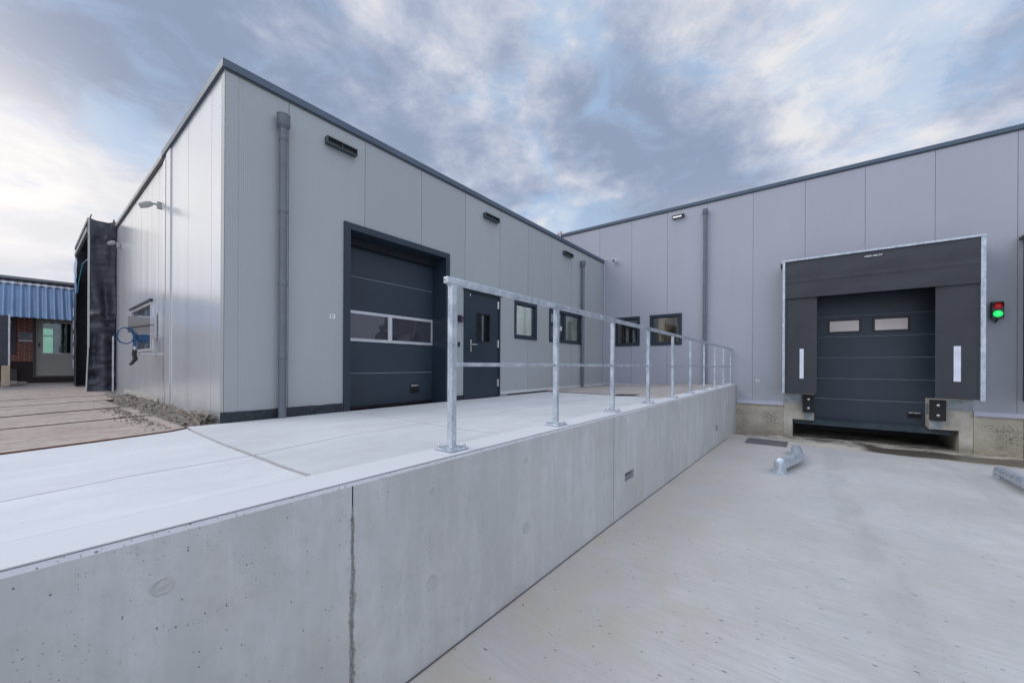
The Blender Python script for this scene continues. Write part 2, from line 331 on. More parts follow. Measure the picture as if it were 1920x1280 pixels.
def base_conc():
    m, t, p = newmat('weathered_base_concrete'); b = NB(t)
    f = b.noise(1.6, 6, 0.65); g = b.noise(38, 5, 0.75); k = b.noise(1.5, 3, 0.5, off=(3, 0.55, 1)); g2 = b.noise(7, 6, 0.7, (1, 1, 2.5))
    sp = b.n('ShaderNodeSeparateXYZ'); b.l(b.pos, sp.inputs[0])
    c = b.mix(b.rng(f, 0.3, 0.7), (0.36, 0.32, 0.25), (0.50, 0.46, 0.38))
    band = b.math('MULTIPLY', b.rng(sp.outputs[2], -0.58, -0.80, 0, 1, True), b.rng(sp.outputs[2], -1.30, -1.05, 0, 1, True))
    mold = b.math('MULTIPLY', b.math('MULTIPLY', b.rng(g, 0.47, 0.56), b.rng(k, 0.40, 0.60)), band)
    c = b.mix(b.math('MULTIPLY', mold, 0.85), c, (0.06, 0.06, 0.055))
    damp = b.math('MULTIPLY', b.rng(sp.outputs[2], -0.95, -1.33, 0, 1, True), b.rng(g2, 0.3, 0.65))
    c = b.mix(b.math('MULTIPLY', damp, 0.75), c, (0.15, 0.115, 0.075))
    b.l(c, p.inputs['Base Color']); p.inputs['Roughness'].default_value = 0.85; b.l(b.bump(g2, 0.4, 0.01), p.inputs['Normal']); return m
BASEC = base_conc()
def pier_mat():
    m, t, p = newmat('pier_concrete'); b = NB(t)
    f = b.noise(3.0, 7, 0.68); g = b.noise(9, 6, 0.7); sp = b.n('ShaderNodeSeparateXYZ'); b.l(b.pos, sp.inputs[0])
    c = b.mix(b.rng(f, 0.35, 0.65), (0.37, 0.345, 0.29), (0.52, 0.49, 0.44))
    c = b.mix(b.math('MULTIPLY', b.rng(g, 0.55, 0.7), 0.4), c, (0.22, 0.19, 0.15))
    low = b.math('MULTIPLY', b.rng(sp.outputs[2], -1.05, -1.34, 0, 1, True), b.rng(f, 0.35, 0.6)); c = b.mix(b.math('MULTIPLY', low, 0.8), c, (0.13, 0.10, 0.06))
    b.l(c, p.inputs['Base Color']); p.inputs['Roughness'].default_value = 0.85; b.l(b.bump(g, 0.4, 0.008), p.inputs['Normal']); return m
PIER = pier_mat()
def wet_mat():
    m, t, p = newmat('damp_gutter_concrete'); b = NB(t)
    f = b.noise(2.4, 6, 0.62, (2.4, 0.45, 1), 0.5); f2 = b.noise(1.6, 6, 0.62, (1.6, 0.75, 1), 1.2, off=(2.2, 5.0, 0)); edge_n = b.noise(3.0, 5, 0.6, (1, 0.5, 1), 0.3, (1, 4, 2))
    sp = b.n('ShaderNodeSeparateXYZ'); b.l(b.pos, sp.inputs[0])
    c = b.mix(b.rng(f, 0.35, 0.65), (0.38, 0.355, 0.31), (0.52, 0.49, 0.43))
    # water standing in the gutter on the far side, thin runs crossing the strip elsewhere
    wx = b.math('ADD', sp.outputs[0], b.math('MULTIPLY', b.math('SUBTRACT', edge_n, 0.5), 0.6))
    band = b.math('MULTIPLY', b.math('MULTIPLY', b.rng(wx, 10.93, 10.98), b.rng(wx, 11.98, 11.88)), b.rng(sp.outputs[1], -0.95, -1.15))
    runs = b.math('MULTIPLY', b.rng(b.math('ABSOLUTE', b.math('SUBTRACT', f2, 0.5)), 0.030, 0.014), b.math('MULTIPLY', b.rng(sp.outputs[0], 11.3, 11.5), b.rng(edge_n, 0.42, 0.5)))
    pud = b.math('MULTIPLY', b.rng(f2, 0.535, 0.55), b.rng(sp.outputs[0], 11.7, 11.9))
    wmask = b.math('MAXIMUM', b.math('MAXIMUM', band, runs), pud)
    c = b.mix(b.math('MULTIPLY', wmask, 0.9), c, b.mix(f, (0.035, 0.030, 0.024), (0.085, 0.072, 0.055)))
    b.l(c, p.inputs['Base Color']); b.l(b.rng(wmask, 0, 1, 0.8, 0.32), p.inputs['Roughness']); b.l(b.bump(f, 0.2, 0.01), p.inputs['Normal']); return m
WET = wet_mat()
def pave_mat():
    m, t, p = newmat('sandy_paving'); b = NB(t)
    sp = b.n('ShaderNodeSeparateXYZ'); b.l(b.pos, sp.inputs[0]); cb = b.n('ShaderNodeCombineXYZ'); b.l(sp.outputs[0], cb.inputs[0]); b.l(sp.outputs[1], cb.inputs[1])
    br = b.n('ShaderNodeTexBrick'); b.l(cb.outputs[0], br.inputs['Vector']); br.inputs['Scale'].default_value = 1
    br.inputs['Brick Width'].default_value = 0.21; br.inputs['Row Height'].default_value = 0.105; br.inputs['Mortar Size'].default_value = 0.006
    br.inputs['Color1'].default_value = (0.27, 0.245, 0.235, 1); br.inputs['Color2'].default_value = (0.34, 0.31, 0.30, 1); br.inputs['Mortar'].default_value = (0.22, 0.18, 0.15, 1)
    f = b.noise(1.7, 7, 0.68, dist=0.5); s = b.noise(30, 5, 0.7)
    c = b.mix(b.rng(f, 0.42, 0.62), br.outputs['Color'], (0.38, 0.34, 0.31)); c = b.mix(b.math('MULTIPLY', b.rng(s, 0.55, 0.8), 0.5), c, (0.17, 0.13, 0.10))
    b.l(c, p.inputs['Base Color']); p.inputs['Roughness'].default_value = 0.9; b.l(b.bump(s, 0.5, 0.01), p.inputs['Normal']); return m
PAVE = pave_mat()
def plate_mat():
    m, t, p = newmat('muddy_steel_plate'); b = NB(t)
    f = b.noise(1.3, 7, 0.65, (0.6, 1.5, 1)); g = b.noise(7, 7, 0.72, (0.35, 2.2, 1)); e = b.noise(22, 5, 0.7, (0.35, 1.6, 1))
    c = b.mix(b.rng(f, 0.3, 0.7), (0.34, 0.268, 0.218), (0.44, 0.375, 0.33)); c = b.mix(b.math('MULTIPLY', b.rng(g, 0.48, 0.62), 0.75), c, (0.21, 0.185, 0.18))
    c = b.mix(b.math('MULTIPLY', b.rng(e, 0.56, 0.60), 0.9), c, (0.07, 0.05, 0.04))
    b.l(c, p.inputs['Base Color']); p.inputs['Roughness'].default_value = 0.75; p.inputs['Metallic'].default_value = 0.1; b.l(b.bump(e, 0.35, 0.01), p.inputs['Normal']); return m
PLATE = plate_mat()
RUST = plain('rusty_edge', (0.13, 0.05, 0.03), 0.85, 0, 0.4, 20)
RUSTD = plain('dark_rust_edge', (0.075, 0.048, 0.038), 0.9, 0, 0.5, 14)
DIRT = plain('rubble_soil', (0.20, 0.17, 0.145), 0.95, 0, 0.65, 16, 0.8, 50)
GROUND = plain('outer_ground', (0.30, 0.27, 0.25), 0.95, 0, 0.25, 0.8, 0.4, 20)
JDARK = plain('slab_joint_filler', (0.36, 0.33, 0.32), 0.9, 0, 0.2, 10)
JDARK2 = plain('dark_gap_filler', (0.10, 0.095, 0.10), 0.95)
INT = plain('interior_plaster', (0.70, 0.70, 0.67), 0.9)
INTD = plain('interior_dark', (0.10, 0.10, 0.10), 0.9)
INTB = plain('interior_brown', (0.30, 0.285, 0.255), 0.9)
GL = glass('window_glass', (0.93, 0.96, 0.96), refl=0.06)
GLR = glass('window_glass_dim', (0.90, 0.89, 0.86), refl=0.14)
GLA = glass('wavy_acrylic', (0.25, 0.28, 0.32), 0.35, 1.6, 0.28, 0.03, 0.12, (0.30, 0.31, 0.38))
GLD = glass('cloud_reflection_acrylic', (0.3, 0.3, 0.3), 0.5, 3.0, 0.35, 0.05, 0.75, (0.85, 0.76, 0.72))  # pinkish milk colour stands in for warm clouds reflected in the panes
GLG = glass('greenish_glass', (0.5, 0.65, 0.58), refl=0.25)
BLUEP = plain('blue_corrugated_sheet', (0.165, 0.25, 0.385), 0.45, 0.1, 0.12, 3)
WHITEP = plain('white_weathered', (0.62, 0.63, 0.68), 0.6, 0, 0.2, 5)
DOORG = plain('warm_grey_door', (0.38, 0.37, 0.34), 0.5, 0, 0.05)
BRICK = brick_mat()
TARP = None
def tarp_mat():
    m, t, p = newmat('dark_tarpaulin'); b = NB(t)
    f = b.noise(2.5, 6, 0.65); c = b.mix(b.rng(f, 0.3, 0.7), (0.028, 0.032, 0.045), (0.050, 0.056, 0.076)); b.l(c, p.inputs['Base Color'])
    b.l(b.rng(f, 0.3, 0.7, 0.35, 0.6), p.inputs['Roughness']); b.l(b.bump(b.noise(2.2, 3, 0.5, (1, 1, 3.0), 0.8), 0.35, 0.06), p.inputs['Normal']); return m
TARP = tarp_mat()
WOOD = plain('pale_timber', (0.45, 0.36, 0.26), 0.8, 0, 0.25, 5, st=(1, 1, 0.2))
BLUEH = plain('blue_hose', (0.012, 0.075, 0.20), 0.4)
LBLUE = plain('light_blue_hose', (0.12, 0.42, 0.62), 0.4)
REDL = plain('red_lens', (0.30, 0.008, 0.012), 0.2, emit=(0.9, 0.02, 0.02, 0.12))
GREENL = plain('green_lamp_lit', (0.0, 0.30, 0.06), 0.3, emit=(0.01, 0.95, 0.14, 0.95))
GREENL2 = plain('green_led_dots', (0.3, 0.9, 0.4), 0.3, emit=(0.35, 1.0, 0.5, 1.3))
LAMPW = plain('lamp_diffuser', (0.8, 0.8, 0.8), 0.3, emit=(1.0, 0.97, 0.9, 0.35))
LAMPI = plain('interior_lamp_lit', (0.8, 0.8, 0.8), 0.3, emit=(1.0, 0.95, 0.88, 14.0))
FLOODG = plain('flood_lamp_grey', (0.40, 0.40, 0.39), 0.5)
SIGNG = plain('grey_sign', (0.28, 0.29, 0.33), 0.5)

# ------------------------------------------------------------------ mesh helpers
class MB:
    def __init__(s): s.v = []; s.f = []
    def add(s, vs, fs):
        o = len(s.v); s.v += [tuple(v) for v in vs]; s.f += [tuple(i+o for i in f) for f in fs]; return s
    def box(s, x0, x1, y0, y1, z0, z1):
        x0, x1 = sorted((x0, x1)); y0, y1 = sorted((y0, y1)); z0, z1 = sorted((z0, z1))
        return s.add([(x0, y0, z0), (x1, y0, z0), (x1, y1, z0), (x0, y1, z0), (x0, y0, z1), (x1, y0, z1), (x1, y1, z1), (x0, y1, z1)],
                     [(0, 3, 2, 1), (4, 5, 6, 7), (0, 1, 5, 4), (1, 2, 6, 5), (2, 3, 7, 6), (3, 0, 4, 7)])
    def bbox(s, x0, x1, y0, y1, z0, z1, b=0.004):
        """box with bevelled edges"""
        bm = bmesh.new(); bmesh.ops.create_cube(bm, size=1)
        for v in bm.verts:
            v.co = Vector(((x0+x1)/2+v.co.x*abs(x1-x0), (y0+y1)/2+v.co.y*abs(y1-y0), (z0+z1)/2+v.co.z*abs(z1-z0)))
        bmesh.ops.bevel(bm, geom=bm.edges[:], offset=b, segments=2, affect='EDGES', profile=0.5)
        return s.bm(bm)
    def bm(s, bm):
        bm.verts.ensure_lookup_table(); bm.verts.index_update()
        s.add([v.co[:] for v in bm.verts], [[v.index for v in f.verts] for f in bm.faces]); bm.free(); return s
    def tube(s, pts, r, n=12, cap=True):
        pts = [Vector(p) for p in pts]; rs = r if isinstance(r, (list, tuple)) else [r]*len(pts)
        rings = []; prev = None
        for i, p in enumerate(pts):
            t = (pts[min(i+1, len(pts)-1)] - pts[max(i-1, 0)]).normalized()
            a = prev - t*prev.dot(t) if prev is not None else t.orthogonal()
            if prev is None and abs(t.z) < 0.9: a = Vector((0, 0, 1)) - t*t.z
            a.normalize(); prev = a; bb = t.cross(a)
            rings.append([p + (a*math.cos(2*math.pi*k/n) + bb*math.sin(2*math.pi*k/n))*rs[i] for k in range(n)])
        vs = [v for rg in rings for v in rg]; fs = []
        for i in range(len(rings)-1):
            for k in range(n):
                fs.append((i*n+k, i*n+(k+1) % n, (i+1)*n+(k+1) % n, (i+1)*n+k))
        if cap: fs.append(tuple(reversed(range(n)))); fs.append(tuple(range((len(rings)-1)*n, len(rings)*n)))
        return s.add(vs, fs)
    def lathe(s, cx, cy, prof, n=20):
        """prof = [(r, z)], vertical axis"""
        vs = []; fs = []
        for r, z in prof:
            for k in range(n): vs.append((cx+r*math.cos(2*math.pi*k/n), cy+r*math.sin(2*math.pi*k/n), z))
        for i in range(len(prof)-1):
            for k in range(n): fs.append((i*n+k, i*n+(k+1) % n, (i+1)*n+(k+1) % n, (i+1)*n+k))
        fs.append(tuple(reversed(range(n)))); fs.append(tuple(range((len(prof)-1)*n, len(prof)*n)))
        return s.add(vs, fs)
    def poly(s, pts, zf, th):
        """flat prism over a plan outline, top height zf(x, y)"""
        n = len(pts); area = sum(pts[i][0]*pts[(i+1) % n][1]-pts[(i+1) % n][0]*pts[i][1] for i in range(n))
        if area < 0: pts = pts[::-1]
        top = [(x, y, zf(x, y)) for x, y in pts]; bot = [(x, y, z-th) for x, y, z in top]
        return s.add(top+bot, [tuple(range(n)), tuple(reversed(range(n, 2*n)))] + [(i, i+n, (i+1) % n+n, (i+1) % n) for i in range(n)])
    def quad(s, a, b, c, d): return s.add([a, b, c, d], [(0, 1, 2, 3)])

def link(o, parent=None):
    COL.objects.link(o)
    if parent is not None: o.parent = parent
    return o
def root_of(p):
    off = Vector((0, 0, 0))
    while p is not None: off += p.location; p = p.parent
    return off
def mesh_obj(name, mb, mat, parent=None, base=None, smooth=False):
    off = root_of(parent) if parent is not None else Vector(base or (0, 0, 0))
    me = bpy.data.meshes.new(name)
    me.from_pydata([(v[0]-off.x, v[1]-off.y, v[2]-off.z) for v in mb.v], [], mb.f); me.materials.append(mat); me.validate(); me.update()
    if smooth:
        for p in me.polygons: p.use_smooth = True
        try: me.set_sharp_from_angle(angle=math.radians(40))
        except Exception: pass
    o = bpy.data.objects.new(name, me); link(o, parent)
    if parent is None: o.location = off
    return o
def thing(name, label, cat, loc, group=None):
    o = bpy.data.objects.new(name, None); link(o); o.location = loc; o['label'] = label; o['category'] = cat; o.empty_display_size = 0.2
    if group: o['group'] = group
    return o
def tag(o, label, cat, group=None):
    o['label'] = label; o['category'] = cat
    if group: o['group'] = group
    return o
def struct(name, mb, mat, smooth=False):
    o = mesh_obj(name, mb, mat, smooth=smooth); o['kind'] = 'structure'; return o
def text_mb(s, size, origin, xdir, ydir, shear=0.0, ext=0.0015):
    """flat raised lettering as a mesh"""
    cu = bpy.data.curves.new('lettering', 'FONT'); cu.body = s; cu.size = size; cu.extrude = ext; cu.shear = shear; cu.offset = size*0.02; cu.align_x = 'CENTER'; cu.align_y = 'CENTER'; cu.resolution_u = 3
    o = bpy.data.objects.new('lettering', cu); COL.objects.link(o); bpy.context.view_layer.update()
    me = bpy.data.meshes.new_from_object(o.evaluated_get(bpy.context.evaluated_depsgraph_get()))
    X = Vector(xdir); Y = Vector(ydir); Zd = X.cross(Y); mb = MB()
    mb.add([Vector(origin)+X*v.co.x+Y*v.co.y+Zd*v.co.z for v in me.vertices], [tuple(p.vertices) for p in me.polygons])
    bpy.data.objects.remove(o); bpy.data.curves.remove(cu); bpy.data.meshes.remove(me)
    return mb

# a wall panel sheet in plane 'v' (faces -Y at y=c) or 'u' (faces -X at x=c); a = horizontal coordinate
def P(kind, c, a, d, z): return (a, c+d, z) if kind == 'v' else (c+d, a, z)
def wbox(mb, kind, c, a0, a1, d0, d1, z0, z1):
    if kind == 'v': return mb.box(a0, a1, c+d0, c+d1, z0, z1)
    return mb.box(c+d0, c+d1, a0, a1, z0, z1)
def wall(kind, c, a0, a1, z0, z1, holes=(), seams=(), th=0.12, gw=0.006, gd=0.010):
    """returns (sheet MB, groove MB); z0 may be a function of a"""
    zf = z0 if callable(z0) else (lambda a: z0)
    cuts = {a0, a1}
    for s in seams:
        if a0 < s < a1: cuts |= {s-gw/2, s+gw/2}
    for h in holes: cuts |= {min(max(h[0], a0), a1), min(max(h[1], a0), a1)}
    cs = sorted(cuts); sheet = MB(); gr = MB()
    def q(mb, x0, x1, d, za0, za1, zb):
        pts = [P(kind, c, x0, d, za0), P(kind, c, x1, d, za1), P(kind, c, x1, d, zb), P(kind, c, x0, d, zb)]
        if kind == 'u': pts = pts[::-1]
        mb.quad(*pts)
    for x0, x1 in zip(cs, cs[1:]):
        if x1-x0 < 1e-6: continue
        mid = (x0+x1)/2; isg = any(abs(mid-s) < gw/2 for s in seams)
        hs = sorted([h for h in holes if h[0]-1e-6 <= x0 and x1 <= h[1]+1e-6], key=lambda h: h[2])
        lo = None; segs = []; cur = None
        for h in hs:
            segs.append((cur, h[2])); cur = h[3]
        segs.append((cur, z1))
        for b, t in segs:
            za0 = zf(x0) if b is None else b; za1 = zf(x1) if b is None else b
            if t-max(za0, za1) < 1e-6: continue
            if isg:
                q(gr, x0, x1, gd, za0, za1, t)
                for xx in (x0, x1): gr.quad(P(kind, c, xx, 0, za0), P(kind, c, xx, gd, za0), P(kind, c, xx, gd, t), P(kind, c, xx, 0, t))
            else: q(sheet, x0, x1, 0, za0, za1, t)
    for h in holes:      # reveals
        for (p, r) in [e for e in (((h[0], h[2]), (h[0], h[3])), ((h[0], h[3]), (h[1], h[3])), ((h[1], h[3]), (h[1], h[2])), ((h[1], h[2]), (h[0], h[2]))) if not (e[0][1] == e[1][1] == h[2] and h[2] <= zf(h[0])+0.01)]:
            sheet.quad(P(kind, c, p[0], 0, p[1]), P(kind, c, r[0], 0, r[1]), P(kind, c, r[0], th, r[1]), P(kind, c, p[0], th, p[1]))
    return sheet, gr
def ring(kind, c, a0, a1, z0, z1, w, d0, d1, wb=None):
    """rectangular frame, mitre-free butt joints"""
    mb = MB(); wb = wb or w; a0, a1 = sorted((a0, a1))
    wbox(mb, kind, c, a0, a0+w, d0, d1, z0, z1); wbox(mb, kind, c, a1-w, a1, d0, d1, z0, z1)
    wbox(mb, kind, c, a0+w, a1-w, d0, d1, z1-w, z1); wbox(mb, kind, c, a0+w, a1-w, d0, d1, z0, z0+wb)
    return mb
def pane(kind, c, a0, a1, z0, z1, d, th=0.006):
    mb = MB(); wbox(mb, kind, c, a0, a1, d, d+th, z0, z1); return mb
def jitter_grid(x0, x1, y0, y1, nx, ny, zf):
    mb = MB(); vs = []; fs = []
    for j in range(ny+1):
        for i in range(nx+1):
            x = x0+(x1-x0)*i/nx; y = y0+(y1-y0)*j/ny; vs.append((x, y, zf(x, y)))
    for j in range(ny):
        for i in range(nx):
            k = j*(nx+1)+i; fs.append((k, k+1, k+nx+2, k+nx+1))
    return mb.add(vs, fs)
def interp(x, pts):
    if x <= pts[0][0]: return pts[0][1]
    for (a, b), (c, d) in zip(pts, pts[1:]):
        if x <= c: return b+(d-b)*(x-a)/(c-a)
    return pts[-1][1]

W, D, US = 5.526, 12.3, 1.472        # front wall y, dock wall x, side wall x
KS = 0.215/3.77
def platz(u, v): return -KS*max(0.0, v-1.76)
YP = [(-80, -1.03), (1.0, -1.03), (3.6, -1.08), (5.7, -1.145), (12.3, -1.335), (16, -1.335)]
def yardz(u): return interp(u, YP)
GP = [(-500, -0.3), (1.76, -0.01), (4.5, -0.166), (5.6, -0.228), (9.5, -0.275), (14, -0.27), (19.4, -0.11), (20.5, -0.10), (900, -0.3)]
def groundz(v): return interp(v, GP)

# ------------------------------------------------------------------ ground, yard, platform
mb = MB()
us = [-600, -80, -30, -10, -4, -1, 1, 2.3, 3.6, 5.7, 8, 10.0, 10.8]; vs_ = [-600, -60, -20, -9, -6, -4, -2, -0.5, 1.52]
for i in range(len(us)-1):
    for j in range(len(vs_)-1):
        mb.quad(*[(x, y, yardz(x)) for x, y in ((us[i], vs_[j]), (us[i+1], vs_[j]), (us[i+1], vs_[j+1]), (us[i], vs_[j+1]))])
struct('yard', mb, YARD)
mb = MB()                              # gutter strip along the dock wall, running on under the dock plate
for (x0, x1) in ((10.808, 12.3), (12.3, 15.2)):
    for (y0, y1) in ((-40, -9), (-9, -3), (-3, 1.52)):
        mb.quad(*[(x, y, yardz(x)-0.003) for x, y in ((x0, y0), (x1, y0), (x1, y1), (x0, y1))])
struct('gutter_strip', mb, WET)
mb = MB()
vv = [1.74, 3, 5.6, 9.5, 14, 19.4, 20.5, 60, 900]
for j in range(len(vv)-1):
    for (x0, x1) in ((-700, -30), (-30, 1.2), (1.2, 30), (30, 900)):
        mb.quad(*[(x, y, groundz(y)-0.05) for x, y in ((x0, vv[j]), (x1, vv[j]), (x1, vv[j+1]), (x0, vv[j+1]))])
struct('ground', mb, GROUND)

T0 = [(0.785, 1.76), (0.80, 2.08), (0.84, 2.612), (0.90, 3.42), (1.04, 4.905), (1.085, 5.24)]
T0L = [(a-0.013, b) for a, b in T0]; T0R = [(a+0.013, b) for a, b in T0]
slabs = [[(-2.4, 1.76)] + T0L[:2] + [(0.826, 2.606), (0.309, 2.577), (-0.056, 2.462), (-2.4, 1.80)],
         [(-2.3, 1.83), (-0.056, 2.476), (0.309, 2.592), (0.828, 2.622)] + T0L[3:] + [(0.903, 5.02), (0.374, 4.735), (-0.104, 4.54), (-4.5, 2.7)],
         [(0.857, 2.632), (1.568, 2.87), (2.385, 2.895), (2.99, 5.50), (1.13, 5.50)] + T0R[3:][::-1],
         T0R[:2] + [(0.856, 2.615), (1.568, 2.855), (2.36, 2.88), (2.19, 2.27), (2.115, 1.76)],
         [(2.398, 2.895), (4.9, 2.86), (5.1, 5.50), (3.003, 5.50)],
         [(2.128, 1.76), (4.70, 1.76), (4.888, 2.845), (2.373, 2.88), (2.205, 2.27)],
         [(4.914, 2.86), (6.83, 2.865), (7.77, 4.15), (8.65, 5.50), (5.114, 5.50)],
         [(4.714, 1.76), (6.0, 1.76), (6.81, 2.85), (4.902, 2.845)]]
mb = MB()
for s in slabs[:2]: mb.poly(s, platz, 0.12)
struct('platform_slab', mb, SLAB)
mb = MB()
for s in slabs[2:]: mb.poly(s, platz, 0.12)
struct('platform_slab', mb, SLAB2)
mb = MB(); mb.poly([(-4.6, 1.74), (9.0, 1.74), (9.0, 5.52), (1.10, 5.52), (1.07, 5.23), (0.903, 5.01), (0.374, 4.73), (-0.104, 4.53), (-4.6, 2.6)], lambda x, y: platz(x, y)-0.009, 0.05)
struct('slab_bedding', mb, JDARK)
mb = MB(); mb.poly([(6.012, 1.76), (12.3, 1.76), (12.3, 5.52), (8.68, 5.52), (7.784, 4.15), (6.845, 2.86)], lambda x, y: platz(x, y)*0.80-0.004, 0.07)
struct('paving', mb, PAVE)

# road plates of steel, left of the slab
def edge(pts): return pts
def plate(pts, zoff, label, th=0.03):
    z = lambda x, y: groundz(y)+zoff
    n = len(pts); cx = sum(p[0] for p in pts)/n; cy = sum(p[1] for p in pts)/n
    # tessellate along y so the plate follows the ground
    mb = MB().poly(pts, z, th)
    o = mesh_obj('road_plate', mb, PLATE, base=(cx, cy, z(cx, cy)))
    tag(o, label, 'steel plate', 'muddy steel road plates beside the building'); return o
def ln(u, a, b): return a[1]+(b[1]-a[1])*(u-a[0])/(b[0]-a[0])
E0 = ((-0.104, 4.57), (1.09, 5.20)); B0 = ((-0.16, 6.92), (1.12, 7.42)); A0 = ((-0.2, 8.66), (1.13, 9.4)); D0 = ((-0.25, 10.6), (1.2, 11.3)); C0 = ((-0.3, 12.4), (1.2, 12.9)); F0 = ((-0.4, 15.6), (1.2, 16.2))
EP = [(-4.6, 2.62), (-0.104, 4.545), (0.374, 4.745), (0.903, 5.03), (1.075, 5.25)]
rows = [(E0, B0, 0.003, 'brown steel road plate bordering the pale concrete slab', 1.09, 1.13), (B0, A0, 0.013, 'muddy steel road plate, second one out from the pale slab', 1.12, 1.12),
        (A0, D0, 0.022, 'greyish steel road plate, third one out from the pale slab', 1.02, 1.0), (D0, C0, 0.027, 'narrow steel road plate with a rusty cut edge near the black tarpaulin', 1.2, 1.15), (C0, F0, 0.031, 'far steel road plate in front of the black tarpaulin shelter', 1.2, 1.2)]
for (l0, l1, zo, lab, ra, rb) in rows:
    g = 0.012; pts = ([(-6.0, ln(-6.0, *l0)+g), (ra, ln(ra, *l0)+g)] if l0 is not E0 else [(a, b+0.03) for a, b in EP[:4]]+[(ra, 5.29)])+[(rb, ln(rb, *l1)-g), (-6.0, ln(-6.0, *l1)-g)]
    po = plate(pts, zo, lab)
    eb = MB(); n = 70; vs = []; fs = []                     # rusty front edge with mud caked in the gap
    for i in range(n+1):
        u = -6+(ra+6)*i/n; y = ln(u, *l0)+g-0.001; j = 0.012*noise.noise(Vector((u*4, y*3, 1))); j2 = max(0, noise.noise(Vector((u*2.3, y, 8))))*0.16
        vs += [(u, y-0.006+j*0.3, groundz(y)-0.045), (u, y-0.004, groundz(y)+zo+0.0015), (u, y+0.010+j2, groundz(y)+zo+0.0025)]
    for i in range(n): fs += [(3*i, 3*i+3, 3*i+4, 3*i+1), (3*i+1, 3*i+4, 3*i+5, 3*i+2)]
    mesh_obj('plate_edge', eb.add(vs, fs), RUSTD, po)
mb = MB(); mb.poly([(a, b) for a, b in EP] + [(a, b+0.03) for a, b in EP[::-1]], lambda x, y: platz(x, y)+0.012, 0.03)
tag(mesh_obj('edge_strip', mb, RUST, base=(0, 4.6, -0.19)), 'rusty steel edge between the brown plates and the pale slab', 'steel edge')

# rubble bank along the side wall
def rubz(x, y):
    e = interp(y, [(5.30, 0.0), (5.75, 0.01), (6.2, 0.04), (7.5, 0.07), (8.9, 0.10), (10.5, 0.09), (12.0, 0.08), (13.0, 0.02)])
    xx = (x-0.98)/(US-0.98); f = max(0, min(1, xx))**0.8
    n = noise.fractal(Vector((x*5, y*5, 2)), 1.0, 2.1, 5)*0.05 + noise.noise(Vector((x*22, y*22, 5)))*0.016 + noise.noise(Vector((x*50, y*50, 5)))*0.012
    return groundz(y)-0.03 + e*f*1.15 + n*min(1, f*2.5+0.15)
mb = jitter_grid(0.93, US+0.02, 5.26, 13.0, 46, 420, rubz)
for k in range(700):
    y = R.uniform(5.5, 12.6); x = R.uniform(0.98, US-0.03); s = R.uniform(0.005, 0.020)*(1 if R.random() < 0.92 else 1.7)
    bm = bmesh.new(); bmesh.ops.create_icosphere(bm, subdivisions=1, radius=s)
    for v in bm.verts: v.co = Vector((v.co.x*R.uniform(0.7, 1.4)+x, v.co.y*R.uniform(0.7, 1.4)+y, v.co.z*R.uniform(0.6, 1.0)+rubz(x, y)+s*0.3))
    mb.bm(bm)
for k in range(520):                     # scattered grit spilled over the plates
    y = R.uniform(5.4, 12.0); x = 0.98-abs(R.gauss(0, 0.10)); s = R.uniform(0.004, 0.013); zb = groundz(y)+0.02
    bm = bmesh.new(); bmesh.ops.create_icosphere(bm, subdivisions=1, radius=s)
    for v in bm.verts: v.co = Vector((v.co.x*R.uniform(0.7, 1.6)+x, v.co.y*R.uniform(0.7, 1.6)+y, v.co.z*0.8+zb))
    mb.bm(bm)
o = mesh_obj('rubble', mb, DIRT, base=(1.2, 9, -0.25)); o['kind'] = 'stuff'; tag(o, 'bank of brown rubble and soil heaped along the side wall', 'rubble')
# broken concrete lump at the corner
bm = bmesh.new(); bmesh.ops.create_cube(bm, size=1); bmesh.ops.subdivide_edges(bm, edges=bm.edges[:], cuts=5, use_grid_fill=True)
for v in bm.verts:
    c = v.co; k = noise.noise(c*4)*0.20; c2 = Vector((c.x*0.13, c.y*0.62, c.z*0.17))*(1+k*1.3); v.co = c2+Vector((1.36, 6.05, -0.20))
o = mesh_obj('concrete_lump', MB().bm(bm), DIRT, base=(1.36, 6.05, -0.25)); tag(o, 'broken brown lump of concrete at the foot of the side wall near the corner', 'rubble lump')

# ------------------------------------------------------------------ retaining wall
rw = thing('retaining_wall', 'long cast grey concrete retaining wall holding up the platform', 'retaining wall', (4, 1.6, -1.2))
hol = [(3.938, 4.214, -0.755, -0.655), (9.20, 9.45, -0.925, -0.80)]
RV = 1.514
sh, gr = wall('v', RV, -9, D-0.002, -1.7, -0.016, hol, (-4.6, -1.9, 0.855, 3.637, 6.38, 9.098), 0.05, 0.006, 0.010)
mesh_obj('wall_face', sh, WALLC, rw); mesh_obj('groove', gr, JDARK2, rw)
mb = MB(); mb.quad((-9, RV, -0.016), (D-0.002, RV, -0.016), (D-0.002, 1.53, -0.003), (-9, 1.53, -0.003)); mesh_obj('chamfer', mb, CHAM, rw)
mesh_obj('arris_line', MB().add([(-9, 1.5285, -0.0030), (D-0.002, 1.5285, -0.0030), (D-0.002, 1.5325, 0.0008), (-9, 1.5325, 0.0008)], [(0, 1, 2, 3)]), JDARK2, rw)
mb = MB().box(-9, D-0.002, 1.53, 1.758, -0.4, 0.0); mesh_obj('coping_strip', mb, KERB, rw)
for h in hol:
    mb = MB().box(h[0], h[1], 1.556, 1.564, h[2], h[3]); mb.bbox(h[0]+0.015, h[1]-0.015, 1.535, 1.556, h[2]+0.012, h[3]-0.045, 0.003)
    mesh_obj('recess_box', mb, plain('recess_plastic', (0.20, 0.21, 0.25), 0.6), rw)
